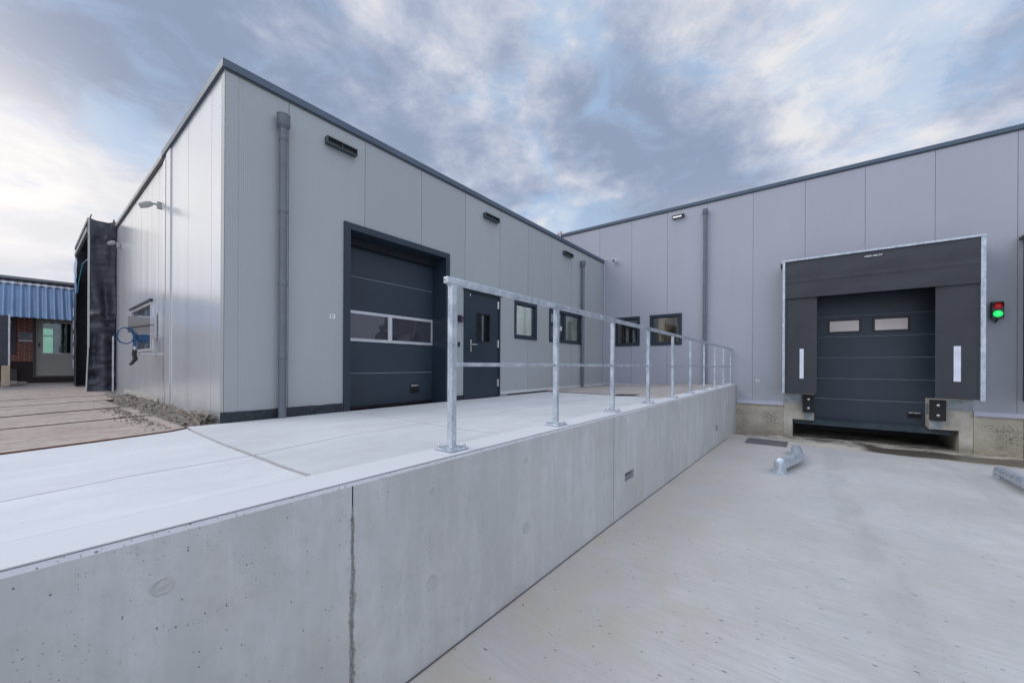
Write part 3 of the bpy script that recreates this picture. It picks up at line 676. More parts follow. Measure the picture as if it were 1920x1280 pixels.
# honeycombed seam
mb = MB(); prev = None; vs = []; fs = []; nz = 150
for i in range(nz+1):
    z = -0.10-0.86*i/nz; wl = 0.004+0.016*abs(noise.noise(Vector((z*9, 1, 0))))+0.013*abs(noise.noise(Vector((z*30, 4, 0))))+(0.006 if z < -0.45 else 0)
    wr = 0.004+0.016*abs(noise.noise(Vector((z*9, 7, 0))))+0.013*abs(noise.noise(Vector((z*30, 9, 0))))
    e = min(1, (i+2)/16, (nz-i+2)/10)
    for k in range(7):
        x = 0.855-wl*e+(wl+wr)*e*k/6; dd = -0.004 if 0 < k < 6 else 0.001
        dd += noise.noise(Vector((x*180, z*120, 3)))*0.006 if 0 < k < 6 else 0
        if k == 3: dd += 0.004
        vs.append((x, RV+dd, z))
for i in range(nz):
    for k in range(6): a = i*7+k; fs.append((a, a+7, a+8, a+1))
mb.add(vs, fs); mesh_obj('rough_seam', mb, HONEY, rw, smooth=False)
# formwork tie holes: shallow rings of mortar
def tie(u, z, r, ragged=0.15):
    mb = MB(); n = 28; prof = [(1.25, 0.001), (1.05, -0.0025), (0.92, -0.0028), (0.80, -0.0002), (0.42, -0.0004), (0.26, -0.003), (0.0, -0.003)]; vs = []; fs = []
    for j, (q, d) in enumerate(prof):
        for k in range(n):
            t = 2*math.pi*k/n; rr = r*q*(1+ragged*noise.noise(Vector((math.cos(t)*1.3+u*7, math.sin(t)*1.3, j*0.15))))
            vs.append((u+rr*math.cos(t), RV+d*0.6, z+rr*math.sin(t)))
    for j in range(len(prof)-1):
        for k in range(n): fs.append((j*n+k, j*n+(k+1) % n, (j+1)*n+(k+1) % n, (j+1)*n+k))
    mb.add(vs, fs); return mesh_obj('tie_hole', mb, TIE, rw, smooth=True)
tie(0.254, -0.165, 0.024, 0.2); tie(1.288, -0.150, 0.018); tie(1.289, -0.618, 0.033, 0.2); tie(2.12, -0.616, 0.036, 0.3); tie(2.118, -0.15, 0.020)
tie(4.05, -0.18, 0.02); tie(4.9, -0.62, 0.03); tie(7.0, -0.2, 0.03)
# open joint where yard slab meets the wall
mb = MB()
for i in range(len(us)-1):
    mb.quad(*[(x, y, yardz(x)+0.003) for x, y in ((us[i], RV-0.012), (us[i+1], RV-0.012), (us[i+1], RV-0.001), (us[i], RV-0.001))])
struct('yard_joint', mb, JDARK2)
mb = MB(); mb.quad(*[(x, y, yardz(10.8)+0.0035) for x, y in ((10.795, -30), (10.812, -30), (10.812, 1.48), (10.795, 1.48))]); struct('gutter_joint', mb, JDARK2)
# ------------------------------------------------------------------ railing
rl = thing('railing', 'galvanised steel railing with ten posts along the platform edge', 'railing', (1.553, 1.651, 0))
for i in range(10):
    u = 1.553+1.1853*i; v = 1.651
    mb = MB().bbox(u-0.02, u+0.02, v-0.02, v+0.02, 0.012, 0.968, 0.004); po = mesh_obj('post', mb, GALV, rl)
    mb = MB().bbox(u-0.072, u+0.072, v-0.072, v+0.072, 0.002, 0.013, 0.003); mesh_obj('base_plate', mb, GALV, po)
    for sx in (-1, 1):
        for sy in (-1, 1):
            x, y = u+sx*0.052, v+sy*0.052; mb = MB().lathe(x, y, [(0.013, 0.012), (0.013, 0.0145), (0.0085, 0.0146), (0.0085, 0.023)], 6)
            mb.lathe(x, y, [(0.0075, 0.023), (0.0075, 0.030), (0.004, 0.0355), (0.001, 0.037)], 10); mesh_obj('bolt', mb, STEEL, po)
    mb = MB().box(u-0.028, u+0.028, v-0.014, v+0.014, 0.966, 0.976); mesh_obj('bracket', mb, GALV, po)
mb = MB().bbox(1.553-0.055, D-0.01, 1.651-0.02, 1.651+0.02, 0.976, 1.014, 0.005); mesh_obj('top_rail', mb, GALV, rl)
for i in range(9):
    a = 1.553+1.1853*i+0.02; mb = MB().bbox(a, a+1.1453, 1.651-0.012, 1.651+0.012, 0.490, 0.514, 0.003); mesh_obj('mid_rail', mb, GALV, rl)
mb = MB().lathe(0, 0, [(0.004, 0), (0.004, 0.002)], 10)
mb.v = [(1.4975-z, 1.651+0.006+x, 0.995+y) for x, y, z in mb.v]; mesh_obj('end_hole', mb, BLACK, rl)

# ------------------------------------------------------------------ light grey hall (left)
hall = thing('grey_hall', 'light grey clad hall with dark overhead door, left of the platform', 'building', (6.9, 9, -0.2))
holes = [(3.0, 5.05, -0.28, 2.62), (5.56, 6.64, -0.26, 2.05), (7.26, 8.14, 1.19, 2.03), (8.83, 10.65, 1.19, 2.03)]
seamL = [1.063+1.1207*k for k in range(1, 10)]
sh, gr = wall('v', W, US, D, lambda a: -0.28 if 2.95 < a < 6.7 else -0.11, 4.06, holes, seamL, 0.14)
mesh_obj('front_cladding', sh, CL, hall); mesh_obj('panel_joint', gr, JOINTL, hall)
sh, gr = wall('u', US, W, 8.78, -0.5, 4.06, (), (6.05, 7.18, 8.28), 0.1, 0.01)
mesh_obj('side_cladding', sh, CS, hall); mesh_obj('panel_joint', gr, TRIM, hall)
mb = MB().box(US+0.05, D+6, W+0.05, W+16, 3.95, 4.04); mesh_obj('roof', mb, plain('roof_felt', (0.08, 0.08, 0.09), 0.9), hall)
mb = MB().box(US-0.035, D-0.001, W-0.035, W+0.25, 4.055, 4.15); mesh_obj('coping', mb, COPE, hall)
mb = MB().box(US-0.035, US+0.2, W+0.252, 8.78, 4.055, 4.15); mesh_obj('coping', mb, COPE, hall)
mb = MB().box(US+0.004, D-0.001, W-0.018, W+0.0, 4.035, 4.053); mesh_obj('gutter_shadow_gap', mb, JOINT, hall)
mb = MB().box(US-0.004, US+0.135, W-0.004, W-0.001, -0.11, 4.03); mb.box(US-0.004, US-0.001, W-0.004, W+0.13, -0.3, 4.03); mesh_obj('corner_trim', mb, CL, hall)
for k in range(9):
    z = 0.2+k*0.45
    for q in (0, 1):
        mb = MB().lathe(0, 0, [(0.006, 0), (0.003, 0.004)], 8)
        mb.v = [(US+0.115+x, W-0.004-zz, z+y) if q else (US-0.004-zz, W+0.11+x, z+y) for x, y, zz in mb.v]
        mesh_obj('rivet', mb, TRIM, hall)
# plinth
mb = MB(); vs = []; n = 60
def strip(a0, a1, zt, zb, d):
    vs = []; fs = []; n = max(4, int((a1-a0)*25))
    for i in range(n+1):
        a = a0+(a1-a0)*i/n; j = noise.noise(Vector((a*6, zt*9, 1)))*0.012
        vs += [(a, W-d+j*0.3, zt+j), (a, W-d-0.004, zb)]
    for i in range(n): fs.append((2*i+1, 2*i+3, 2*i+2, 2*i))
    return MB().add(vs, fs)
mesh_obj('bitumen_plinth', strip(US-0.03, 2.945, -0.085, -0.30, 0.012), BITU, hall)
mb = MB(); mb.quad((US-0.03, W-0.016, -0.30), (US-0.03, W-0.014, -0.09), (US-0.012, W+0.1, -0.085), (US-0.012, W+0.1, -0.30)); mesh_obj('bitumen_plinth', mb, BITU, hall)
mesh_obj('bitumen_plinth', strip(5.115, 5.50, -0.115, -0.30, 0.010), BITU, hall)
mb = MB().box(6.69, D-0.002, W-0.022, W-0.001, -0.170, -0.105); mesh_obj('base_flashing', mb, FLASHL, hall)
mb = MB().box(6.69, D-0.002, W+0.01, W+0.05, -0.30, -0.11); mesh_obj('dark_plinth', mb, JDARK2, hall)
# spikes against birds
def spikes(pts, n, h=0.11):
    mb = MB()
    for k in range(n):
        t = (k+0.5)/n; x = pts[0][0]+(pts[1][0]-pts[0][0])*t; y = pts[0][1]+(pts[1][1]-pts[0][1])*t; z = pts[0][2]
        for s in (-1, 1):
            dx, dy = R.uniform(-0.01, 0.01), s*0.03
            if abs(pts[1][0]-pts[0][0]) < abs(pts[1][1]-pts[0][1]): dx, dy = dy, dx
            b = 0.0011; top = (x+dx, y+dy, z+h*R.uniform(0.85, 1.05))
            mb.add([(x-b, y-b, z), (x+b, y-b, z), (x, y+b, z), top], [(0, 1, 3), (1, 2, 3), (2, 0, 3)])
    return mb
SPK = plain('spike_wire', (0.55, 0.50, 0.52), 0.4, 0.5)
o = mesh_obj('bird_spikes', spikes([(1.65, W+0.02, 4.15), (11.8, W+0.02, 4.15)], 190), SPK, hall); o['kind'] = 'stuff'

# overhead door of the grey hall
od = mesh_obj('overhead_door', MB(), LEAF, hall)
def door_panels(kind, c, a0, a1, zs, d, th=0.04, skip=None):
    mb = MB(); gl = MB()
    for i, (zb, zt) in enumerate(zip(zs, zs[1:])):
        if i == skip: continue
        prof = [(zb+0.003, 0.010), (zb+0.010, 0.0), (zt-0.016, 0.0), (zt-0.006, 0.007), (zt-0.002, 0.012)]
        for (z0, d0), (z1, d1) in zip(prof, prof[1:]):
            q = [P(kind, c, a0, d+d0, z0), P(kind, c, a1, d+d0, z0), P(kind, c, a1, d+d1, z1), P(kind, c, a0, d+d1, z1)]
            if kind == 'u': q = q[::-1]
            mb.quad(*q)
        wbox(mb, kind, c, a0, a1, d+0.013, d+th, zb, zt)
    return mb
def highlight_strips(kind, c, a0, a1, zs, d):  # thin pale strips that draw the highlight along each panel joint
    mb = MB()
    for z in zs: wbox(mb, kind, c, a0, a1, d-0.001, d+0.012, z-0.005, z+0.003)
    return mb
rd = 0.37
mb = door_panels('v', W, 3.0, 5.06, [-0.205, 0.355, 0.88, 1.40, 1.955, 2.50, 3.0], rd, skip=2)
tmp = mesh_obj('x', mb, LEAF, hall); od.data = tmp.data; bpy.data.objects.remove(tmp)
for z_ in (0.355, 1.955): mesh_obj('joint_highlight', highlight_strips('v', W, 3.0, 5.02, (z_,), rd+0.003), HILITE, od)
fr = ring('v', W, 3.02, 5.03, 0.885, 1.395, 0.05, rd-0.004, rd+0.035); wbox(fr, 'v', W, 3.99, 4.07, rd-0.004, rd+0.035, 0.935, 1.345); mesh_obj('window_band', fr, ALU, od)
for a0, a1 in ((3.07, 3.99), (4.07, 4.98)): mesh_obj('pane', pane('v', W, a0, a1, 0.935, 1.345, rd+0.012), GLA, od)
mb = MB().bbox(4.46, 4.68, W+rd-0.008, W+rd+0.01, -0.045, 0.140, 0.004); hb = mesh_obj('handle_box', mb, BLACK, od)
mb = MB().box(4.49, 4.65, W+rd-0.0085, W+rd-0.006, -0.02, 0.05)
mesh_obj('handle_slot', mb, SLOT, od)
mesh_obj('lettering', text_mb('ASSA ABLOY', 0.030, (4.57, W+rd-0.0095, 0.105), (1, 0, 0), (0, 0, 1), 0.35), WHITE, od)
mb = MB().box(3.0, 5.06, W+rd-0.01, W+rd+0.04, -0.235, -0.205); mesh_obj('bottom_seal', mb, BLACK, od)
mb = MB()
wbox(mb, 'v', W, 2.956, 3.057, -0.028, 0.0, -0.28, 2.669); wbox(mb, 'v', W, 5.003, 5.105, -0.028, 0.0, -0.28, 2.669); wbox(mb, 'v', W, 3.057, 5.003, -0.028, 0.0, 2.568, 2.669)
wbox(mb, 'v', W, 3.035, 3.057, 0.0, rd+0.06, -0.28, 2.59); wbox(mb, 'v', W, 5.003, 5.025, 0.0, rd+0.06, -0.28, 2.59); wbox(mb, 'v', W, 3.057, 5.003, 0.0, rd+0.06, 2.568, 2.59)
mesh_obj('door_frame', mb, ANTH, od)
mb = MB(); wbox(mb, 'v', W, 3.058, 5.0, 0.27, 0.36, 2.44, 2.566); mesh_obj('header_seal_shadow', mb, plain('seal_shadow_black', (0.007, 0.011, 0.017), 0.7), od)  # seal coloured near black to stand in for the shadow under the lintel
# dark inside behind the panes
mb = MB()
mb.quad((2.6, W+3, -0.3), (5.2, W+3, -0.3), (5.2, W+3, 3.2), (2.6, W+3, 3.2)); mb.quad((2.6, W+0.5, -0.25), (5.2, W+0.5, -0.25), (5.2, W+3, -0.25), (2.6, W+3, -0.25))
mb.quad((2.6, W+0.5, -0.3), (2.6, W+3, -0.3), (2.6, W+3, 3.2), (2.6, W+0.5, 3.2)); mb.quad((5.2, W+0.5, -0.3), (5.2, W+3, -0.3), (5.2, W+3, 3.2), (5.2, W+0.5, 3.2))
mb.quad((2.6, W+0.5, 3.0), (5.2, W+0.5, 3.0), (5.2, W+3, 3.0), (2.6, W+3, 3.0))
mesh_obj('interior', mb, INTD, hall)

# personnel door
mb = MB(); wbox(mb, 'v', W, 5.51, 5.645, -0.02, 0.08, -0.26, 2.055); wbox(mb, 'v', W, 6.625, 6.675, -0.02, 0.08, -0.26, 2.055); wbox(mb, 'v', W, 5.645, 6.625, -0.02, 0.08, 2.015, 2.055); wbox(mb, 'v', W, 5.49, 6.72, -0.05, 0.0, 2.057, 2.085)
pd = mesh_obj('door', MB(), ANTH, hall)
lf = MB()
for (a0, a1, z0, z1) in ((5.65, 5.90, -0.20, 2.01), (6.33, 6.62, -0.20, 2.01), (5.90, 6.33, -0.20, 1.005), (5.90, 6.33, 1.61, 2.01)): wbox(lf, 'v', W, a0, a1, 0.0, 0.05, z0, z1)
tmp = mesh_obj('x', lf, ANTH, hall); pd.data = tmp.data; bpy.data.objects.remove(tmp)
mesh_obj('door_frame', mb, ANTH, pd)
mesh_obj('pane_frame', ring('v', W, 5.89, 6.34, 0.995, 1.62, 0.03, -0.006, 0.0), BLACK, pd)
mesh_obj('pane', pane('v', W, 5.90, 6.33, 1.005, 1.61, 0.02), GL, pd)
mb = MB().bbox(5.705, 5.745, W-0.012, W, 0.78, 1.03, 0.004); mb.tube([(5.725, W-0.01, 0.93), (5.725, W-0.06, 0.93), (5.745, W-0.065, 0.93), (5.86, W-0.062, 0.93)], 0.011, 10); mesh_obj('handle', mb, STEEL, pd, smooth=True)
for z in (0.10, 0.98, 1.855):
    mb = MB().lathe(6.60, W-0.018, [(0.017, z-0.085), (0.017, z-0.002), (0.014, z), (0.017, z+0.002), (0.017, z+0.085)], 12); mb.box(6.575, 6.60, W-0.006, W-0.001, z-0.08, z+0.08); mesh_obj('hinge', mb, STEEL, pd, smooth=True)
mb = MB().box(5.695, 5.712, W-0.004, W-0.001, 1.94, 1.99); mesh_obj('tag', mb, WHITE, pd)
# windows of the grey hall
def window(kind, c, a0, a1, z0, z1, parent, mull=(), gmat=GL, fw_=0.075, sash=0.03):
    a0, a1 = sorted((a0, a1))
    f = mesh_obj('window', ring(kind, c, a0, a1, z0, z1, fw_, -0.018, 0.10), ANTH, parent)
    cs = [a0+fw_] + [x for m in mull for x in (m-0.05, m+0.05)] + [a1-fw_]
    for m in mull: mb = MB(); wbox(mb, kind, c, m-0.05, m+0.05, -0.012, 0.10, z0+fw_, z1-fw_); mesh_obj('mullion', mb, ANTH, f)
    for x0, x1 in zip(cs[::2], cs[1::2]):
        mesh_obj('sash', ring(kind, c, x0, x1, z0+fw_, z1-fw_, sash, 0.03, 0.08), ANTH, f)
        mesh_obj('pane', pane(kind, c, x0+sash, x1-sash, z0+fw_+sash, z1-fw_-sash, 0.05), gmat, f)
    return f
w1 = window('v', W, 7.22, 8.18, 1.145, 2.075, hall); w2 = window('v', W, 8.785, 10.685, 1.145, 2.075, hall, (9.64,))
mb = MB().bbox(9.47, 9.495, W+0.01, W+0.045, 1.50, 1.62, 0.003); mesh_obj('handle', mb, WHITE, w2)
def room(x0, x1, y0, y1, z0, z1, skip):
    mb = MB(); v = [(x0, y0, z0), (x1, y0, z0), (x1, y1, z0), (x0, y1, z0), (x0, y0, z1), (x1, y0, z1), (x1, y1, z1), (x0, y1, z1)]
    F = {'f': (0, 1, 2, 3), 'c': (4, 7, 6, 5), 'y0': (0, 4, 5, 1), 'x1': (1, 5, 6, 2), 'y1': (2, 6, 7, 3), 'x0': (3, 7, 4, 0)}
    return mb.add(v, [F[k] for k in F if k not in skip])
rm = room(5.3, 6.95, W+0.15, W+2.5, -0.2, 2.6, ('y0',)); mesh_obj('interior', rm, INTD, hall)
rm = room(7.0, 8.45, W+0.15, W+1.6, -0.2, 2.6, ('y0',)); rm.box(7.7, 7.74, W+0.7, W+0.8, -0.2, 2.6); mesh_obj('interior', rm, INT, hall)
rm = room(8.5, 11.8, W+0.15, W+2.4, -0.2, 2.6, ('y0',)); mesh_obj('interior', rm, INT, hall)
mb = MB(); mb.box(9.95, 10.45, W+0.7, W+0.75, 0.9, 1.85); mesh_obj('interior_cabinet', mb, INTD, hall)
LC = plain('added_cool_lamp', (0.8, 0.8, 0.8), 0.4, emit=(0.9, 0.97, 1, 22.0))
mesh_obj('interior_lamp', MB().box(7.3, 7.6, W+0.45, W+1.0, 2.45, 2.5), LC, hall); mesh_obj('interior_lamp', MB().box(9.0, 10.4, W+1.2, W+1.3, 2.5, 2.55), LC, hall)  # both lamps added, unseen, to brighten the rooms behind the windows

# ------------------------------------------------------------------ lilac warehouse (right)
wh = thing('warehouse', 'tall lilac-grey clad warehouse with the loading dock, on the right', 'building', (16, -2, -1.3))
seamR = [7.9-1.1337*k for k in range(-2, 16)]; seamR = [4.530-1.1337*k for k in range(-6, 14)]
holesU = [(4.27, 5.1, 1.18, 2.09), (2.99, 3.9, 1.18, 2.09)]
sh, gr = wall('u', D, 1.53, 9.5, -0.12, 5.32, holesU, seamR, 0.14); mesh_obj('cladding', sh, CR, wh); mesh_obj('panel_joint', gr, JOINT, wh)
DO = 0.0
sh, gr = wall('u', D, -16, 1.53, -0.45, 5.32, [(-2.83, 0.432, -0.45, 2.62)], seamR, 0.34); mesh_obj('cladding', sh, CR, wh); mesh_obj('panel_joint', gr, JOINT, wh)
mb = MB().box(D-0.035, D+0.3, -16, 9.5, 5.31, 5.40); mesh_obj('coping', mb, COPE, wh)
mb = MB().box(D-0.016, D-0.001, -16, 9.5, 5.285, 5.307); mesh_obj('shadow_gap', mb, JOINT, wh)
mb = MB().box(D+0.1, D+25, -16, 9.5, 5.2, 5.29); mesh_obj('roof', mb, plain('roof_felt', (0.08, 0.08, 0.09), 0.9), wh)
mb = MB().box(D-0.03, D-0.001, 1.535, W-0.005, -0.155, -0.095); mesh_obj('base_flashing', mb, FLASH, wh)
mb = MB(); 
for (a0, a1) in ((0.435, 1.497), (-3.92, -2.835)):
    mb.box(D-0.045, D-0.001, a0, a1, -0.525, -0.43)
mb.box(D-0.045, D-0.001, -16, -6.6, -0.525, -0.43); mesh_obj('base_flashing', mb, FLASH, wh)
mb = MB().box(D-0.02, D-0.002, W-0.05, W-0.022, -0.10, 4.04); mesh_obj('corner_strip', mb, FLASH, wh)
mb = MB().box(D-0.004, D+0.3, 0.436, 1.497, -1.6, -0.524); mesh_obj('base_panel', mb, BASEC, wh)
mb = MB().box(D-0.004, D+0.3, -3.49, -2.836, -1.6, -0.524); mesh_obj('base_panel', mb, BASEC, wh)
mb = MB().box(D-0.004, D+0.3, -16, -3.50, -1.6, -0.524); mesh_obj('base_panel', mb, BASEC, wh)
mb = MB().box(D-0.004, D+0.3, 1.498, 9.5, -1.6, -0.158); mesh_obj('base_panel', mb, BASEC, wh)
o = mesh_obj('bird_spikes', spikes([(D+0.02, 7.0, 5.40), (D+0.02, -4.6, 5.40)], 200, 0.12), SPK, wh); o['kind'] = 'stuff'
window('u', D, 4.248, 5.123, 1.152, 2.115, wh, gmat=GLR, fw_=0.08); window('u', D, 2.962, 3.928, 1.148, 2.12, wh, gmat=GLR, fw_=0.08)
rm = room(D+0.15, D+3.2, 2.2, 5.5, -0.2, 2.6, ('x0',)); rm.box(D+0.9, D+0.98, 4.5, 4.56, -0.2, 2.6); rm.box(D+2.0, D+2.2, 2.3, 3.3, -0.2, 1.75); rm.box(D+1.0, D+2.9, 3.95, 4.05, -0.2, 2.6); mesh_obj('interior', rm, INTB, wh)
mesh_obj('interior_shelf', MB().box(D+1.4, D+1.7, 2.25, 3.9, 1.62, 1.72).box(D+0.8, D+0.86, 4.86, 4.92, -0.2, 2.6).box(D+0.7, D+1.2, 4.1, 4.45, -0.2, 1.5), INTD, wh)
mb = MB().box(D+1.2, D+1.35, 2.5, 3.4, 2.30, 2.36); mesh_obj('interior_lamp', mb, LAMPI, wh)
# dock pit, piers, door
for s in (1, -1):
    f = (lambda v: v) if s == 1 else (lambda v: -2.398-v)
    a = sorted((f(0.432), f(-0.203))); a2 = sorted((f(0.432), f(0.238)))
    mesh_obj('dock_pier', MB().box(D-0.002, D+0.345, a[0], a[1], -0.866, -0.205).box(D-0.002, D+1.9, a2[0], a2[1], -1.6, -0.867), PIER, wh)
mb = MB().box(D+1.9, D+2.0, -2.9, 0.5, -1.6, 0.0); mb.box(D+0.36, D+1.9, -2.7, 0.3, -0.90, -0.87); mesh_obj('pit_back', mb, INTD, wh)
mb = MB().box(D+0.10, D+0.32, -2.565, 0.215, -0.985, -0.868); mb.box(D+0.10, D+0.32, -2.190, -0.208, -0.866, -0.846); mesh_obj('leveller_lip', mb, plain('grimy_teal_steel', (0.030, 0.050, 0.062), 0.6, 0.1, 0.45, 9), wh)
WEAR = plain('dull_galvanised_plate', (0.30, 0.34, 0.36), 0.5, 0.5, 0.35, 5)
for s in (1, -1):
    f = (lambda v: v) if s == 1 else (lambda v: -2.398-v)
    a = sorted((f(0.428), f(0.035))); mesh_obj('wear_plate', MB().box(D-0.010, D-0.003, a[0], a[1], -0.43, -0.21), WEAR, wh)
    a = sorted((f(0.00), f(-0.19))); mesh_obj('wear_plate', MB().box(D-0.010, D-0.003, a[0], a[1], -0.84, -0.68), WEAR, wh)
mesh_obj('wear_plate', MB().box(D+0.01, D+0.25, -2.1955, -2.188, -0.55, -0.32), WEAR, wh)
rdk = 0.34; dd = mesh_obj('dock_door', MB(), LEAF, wh)
mbd = door_panels('u', D, -2.45, 0.05, [-0.868, -0.313, 0.205, 0.732, 1.252, 1.774, 2.30, 2.8], rdk)
tmp = mesh_obj('x', mbd, LEAF, wh); dd.data = tmp.data; bpy.data.objects.remove(tmp)
for z_ in (-0.313, 0.205, 0.732, 1.252, 1.774): mesh_obj('joint_highlight', highlight_strips('u', D, -2.45, 0.05, (z_,), rdk), HILITE, dd)
for a0, a1 in ((-1.113, -0.468), (-1.953, -1.306)):
    mesh_obj('pane_frame', ring('u', D+rdk, a0, a1, 1.344, 1.697, 0.045, -0.014, 0.0), BLACK, dd)
    mesh_obj('pane', pane('u', D+rdk, a0+0.045, a1-0.045, 1.389, 1.652, -0.006, 0.005), GLD, dd)
mb = MB().bbox(D+rdk-0.012, D+rdk+0.01, -2.137, -1.903, -0.687, -0.527, 0.004); mesh_obj('handle_box', mb, BLACK, dd)
mb = MB().box(D+rdk-0.0128, D+rdk-0.010, -2.115, -1.925, -0.665, -0.60); mesh_obj('handle_slot', mb, SLOT, dd)
mesh_obj('lettering', text_mb('ASSA ABLOY', 0.034, (D+rdk-0.0135, -2.02, -0.560), (0, -1, 0), (0, 0, 1), 0.35), WHITE, dd)
mb = MB().box(D+0.345, D+0.6, -3.0, -2.452, -0.86, 2.7); mb.box(D+0.345, D+0.6, 0.052, 0.6, -0.86, 2.7); mb.box(D+0.01, D+0.34, -2.83, 0.432, 2.60, 2.619); mesh_obj('dock_surround', mb, JDARK2, wh)

# dock shelter
def shelter():
    x = 11.8
    t = thing('dock_shelter', 'black curtain dock shelter framing the overhead door, white reflective strips', 'dock shelter', (12.0, -1.215, -0.17), 'dock shelters on the warehouse wall')
    v0, v1, zb, zt = 0.442, -2.873, -0.172, 3.175
    mb = MB().bbox(x-0.03, x+0.03, v0-0.052, v0, zb, zt-0.045, 0.004); mb.bbox(x-0.03, x+0.03, v1, v1+0.068, zb-0.01, zt-0.045, 0.004); mb.bbox(x-0.035, x+0.03, v1-0.005, v0+0.005, zt-0.044, zt, 0.004)
    mesh_obj('frame', mb, GALV, t)
    mb = MB().box(x+0.032, D-0.002, v0-0.03, v0-0.02, zb, zt-0.05); mb.box(x+0.032, D-0.002, v1+0.02, v1+0.03, zb, zt-0.05); mb.box(x+0.032, D-0.002, v1+0.031, v0-0.031, zt-0.03, zt-0.022); mb.box(x+0.05, D-0.04, v0+0.001, v0+0.05, zt-0.12, zt-0.06)
    mesh_obj('side_cover', mb, CURT, t)
    def sheet(a0, a1, z0, z1, xf, ny=26, nz=26):
        vs = []; fs = []
        for j in range(nz+1):
            for i in range(ny+1):
                a = a0+(a1-a0)*i/ny; z = z0+(z1-z0)*j/nz; vs.append((xf(a, z), a, z))
        for j in range(nz):
            for i in range(ny): k = j*(ny+1)+i; fs.append((k, k+ny+1, k+ny+2, k+1))
        m = MB().add(vs, fs)
        n = len(vs); m.add([(a+0.006, b, c) for a, b, c in vs], [tuple(reversed(f)) for f in fs]); return m
    hx = lambda a, z: x-0.004-0.012*math.sin((zt-z)/0.97*2.6)-0.014*noise.noise(Vector((a*1.3+z, z*2.6, 0)))-0.006*max(0, 1-abs(z-2.62)/0.05)
    mesh_obj('header_curtain', sheet(v0-0.054, v1+0.07, 2.205, zt-0.046, hx, 60, 40), CURT, t, smooth=True)
    mb = MB()
    for a in (-0.12, -2.32): mb.box(x-0.0285, x-0.022, a, a+0.008, 2.215, 2.63)
    for n_, (a0, a1) in enumerate(((v0-0.054, -0.240), (v1+0.07, -2.197))):
        cf = lambda a, z: x+0.018+0.02*min(1, abs(a-a0)/0.6)**1.5+0.004*noise.noise(Vector((a*2, z*1.5, n_)))
        c = mesh_obj('side_curtain', sheet(a0, a1, zb+0.012, 2.30, cf, 14, 30), CURT, t, smooth=True)
        s0, s1 = ((0.092, 0.012) if n_ == 0 else (-2.455, -2.553))
        m2 = MB(); sv = []
        for z in (0.205, 0.45, 0.70, 0.938):
            for a in (s0, s1): sv.append((cf(a, z)-0.004, a, z))
        m2.add(sv, [(2*i, 2*i+2, 2*i+3, 2*i+1) for i in range(3)]); mesh_obj('reflective_strip', m2, REFLECT, c)
    mesh_obj('lettering', text_mb('ASSA ABLOY', 0.052, (x-0.030, -1.225, 3.02), (0, -1, 0), (0, 0, 1), 0.35), WHITE, t)
    return t
def copy_tree(o, parent=None):
    c = o.copy(); COL.objects.link(c); c.parent = parent
    for ch in list(o.children): copy_tree(ch, c)
    return c
s1 = shelter(); s2 = copy_tree(s1); s2.location.y -= 3.90
s2['label'] = 'second black dock shelter, only its edge showing at the right side of the picture'
for s, f in (('left', lambda v: v), ('right', lambda v: -2.398-v)):
    a = sorted((f(0.03), f(-0.205))); t = thing('dock_bumper', 'black rubber dock bumper with two bolts, %s of the dock door' % s, 'dock bumper', (D-0.06, sum(a)/2, -0.45), 'rubber dock bumpers')
    mesh_obj('rubber_block', MB().bbox(D-0.115, D-0.011, a[0], a[1], -0.665, -0.215, 0.008), RUBBER, t)
    for z in (-0.33, -0.55):
        mb = MB().lathe(0, 0, [(0.026, 0), (0.026, 0.006), (0.014, 0.007), (0.014, 0.018), (0.006, 0.022)], 12); mb.v = [(D-0.114-zz, sum(a)/2+x, z+y) for x, y, zz in mb.v]; mesh_obj('bolt', mb, STEEL, t)

# traffic light
tl = thing('traffic_light', 'small dock traffic light on the warehouse wall, red above lit green', 'traffic light', (D, -3.12, 1.68))
mb = MB(); x1 = D-0.16
outline = []
for k in range(13): tt = math.pi*(k/12); outline.append((-3.035-0.083+0.083*math.cos(tt), 1.845+0.022*math.sin(tt)))
mb.bbox(x1, D-0.06, -3.201, -3.035, 1.495, 1.850, 0.012); mesh_obj('housing', mb, plain('housing_plastic', (0.035, 0.055, 0.05), 0.45), tl)
for z, m_, nm in ((1.755, REDL, 'red_lens'), (1.595, GREENL, 'green_lens')):
    mb = MB().lathe(0, 0, [(0.064, 0), (0.064, 0.004), (0.052, 0.016), (0.03, 0.024), (0.005, 0.027)], 24); mb.v = [(x1-zz, -3.118+x, z+y) for x, y, zz in mb.v]; le = mesh_obj(nm, mb, m_, tl, smooth=True)
    vs = []; fs = []; n = 16                                  # visor hood
    for k in range(n+1):
        t_ = math.pi*(k/n)*1.1-0.05*math.pi
        for (r, dx) in ((0.070, 0.0), (0.072, -0.085*math.sin(max(0, min(math.pi, t_)))**0.6-0.012), (0.067, -0.085*math.sin(max(0, min(math.pi, t_)))**0.6-0.012), (0.066, 0.0)):
            vs.append((x1+dx, -3.118+r*math.cos(t_), z+r*math.sin(t_)*0.98))
    for k in range(n):
        for j in range(4): a = k*4+j; b = k*4+(j+1) % 4; fs.append((a, b, b+4, a+4))
    if nm == 'red_lens': mesh_obj('visor', MB().add(vs, fs), BLACK, tl)
    if nm == 'green_lens':
        mb = MB()
        for i in range(7):
            for j in range(7):
                yy = (i-3)*0.016; zz = (j-3)*0.016
                if math.hypot(yy, zz) < 0.05 and R.random() < 0.8: dx = 0.026-0.6*(yy*yy+zz*zz)/0.05; mb.box(x1-dx-0.004, x1-dx+0.002, -3.118+yy-0.0035, -3.118+yy+0.0035, z+zz-0.0035, z+zz+0.0035)
        mesh_obj('leds', mb, GREENL2, tl)
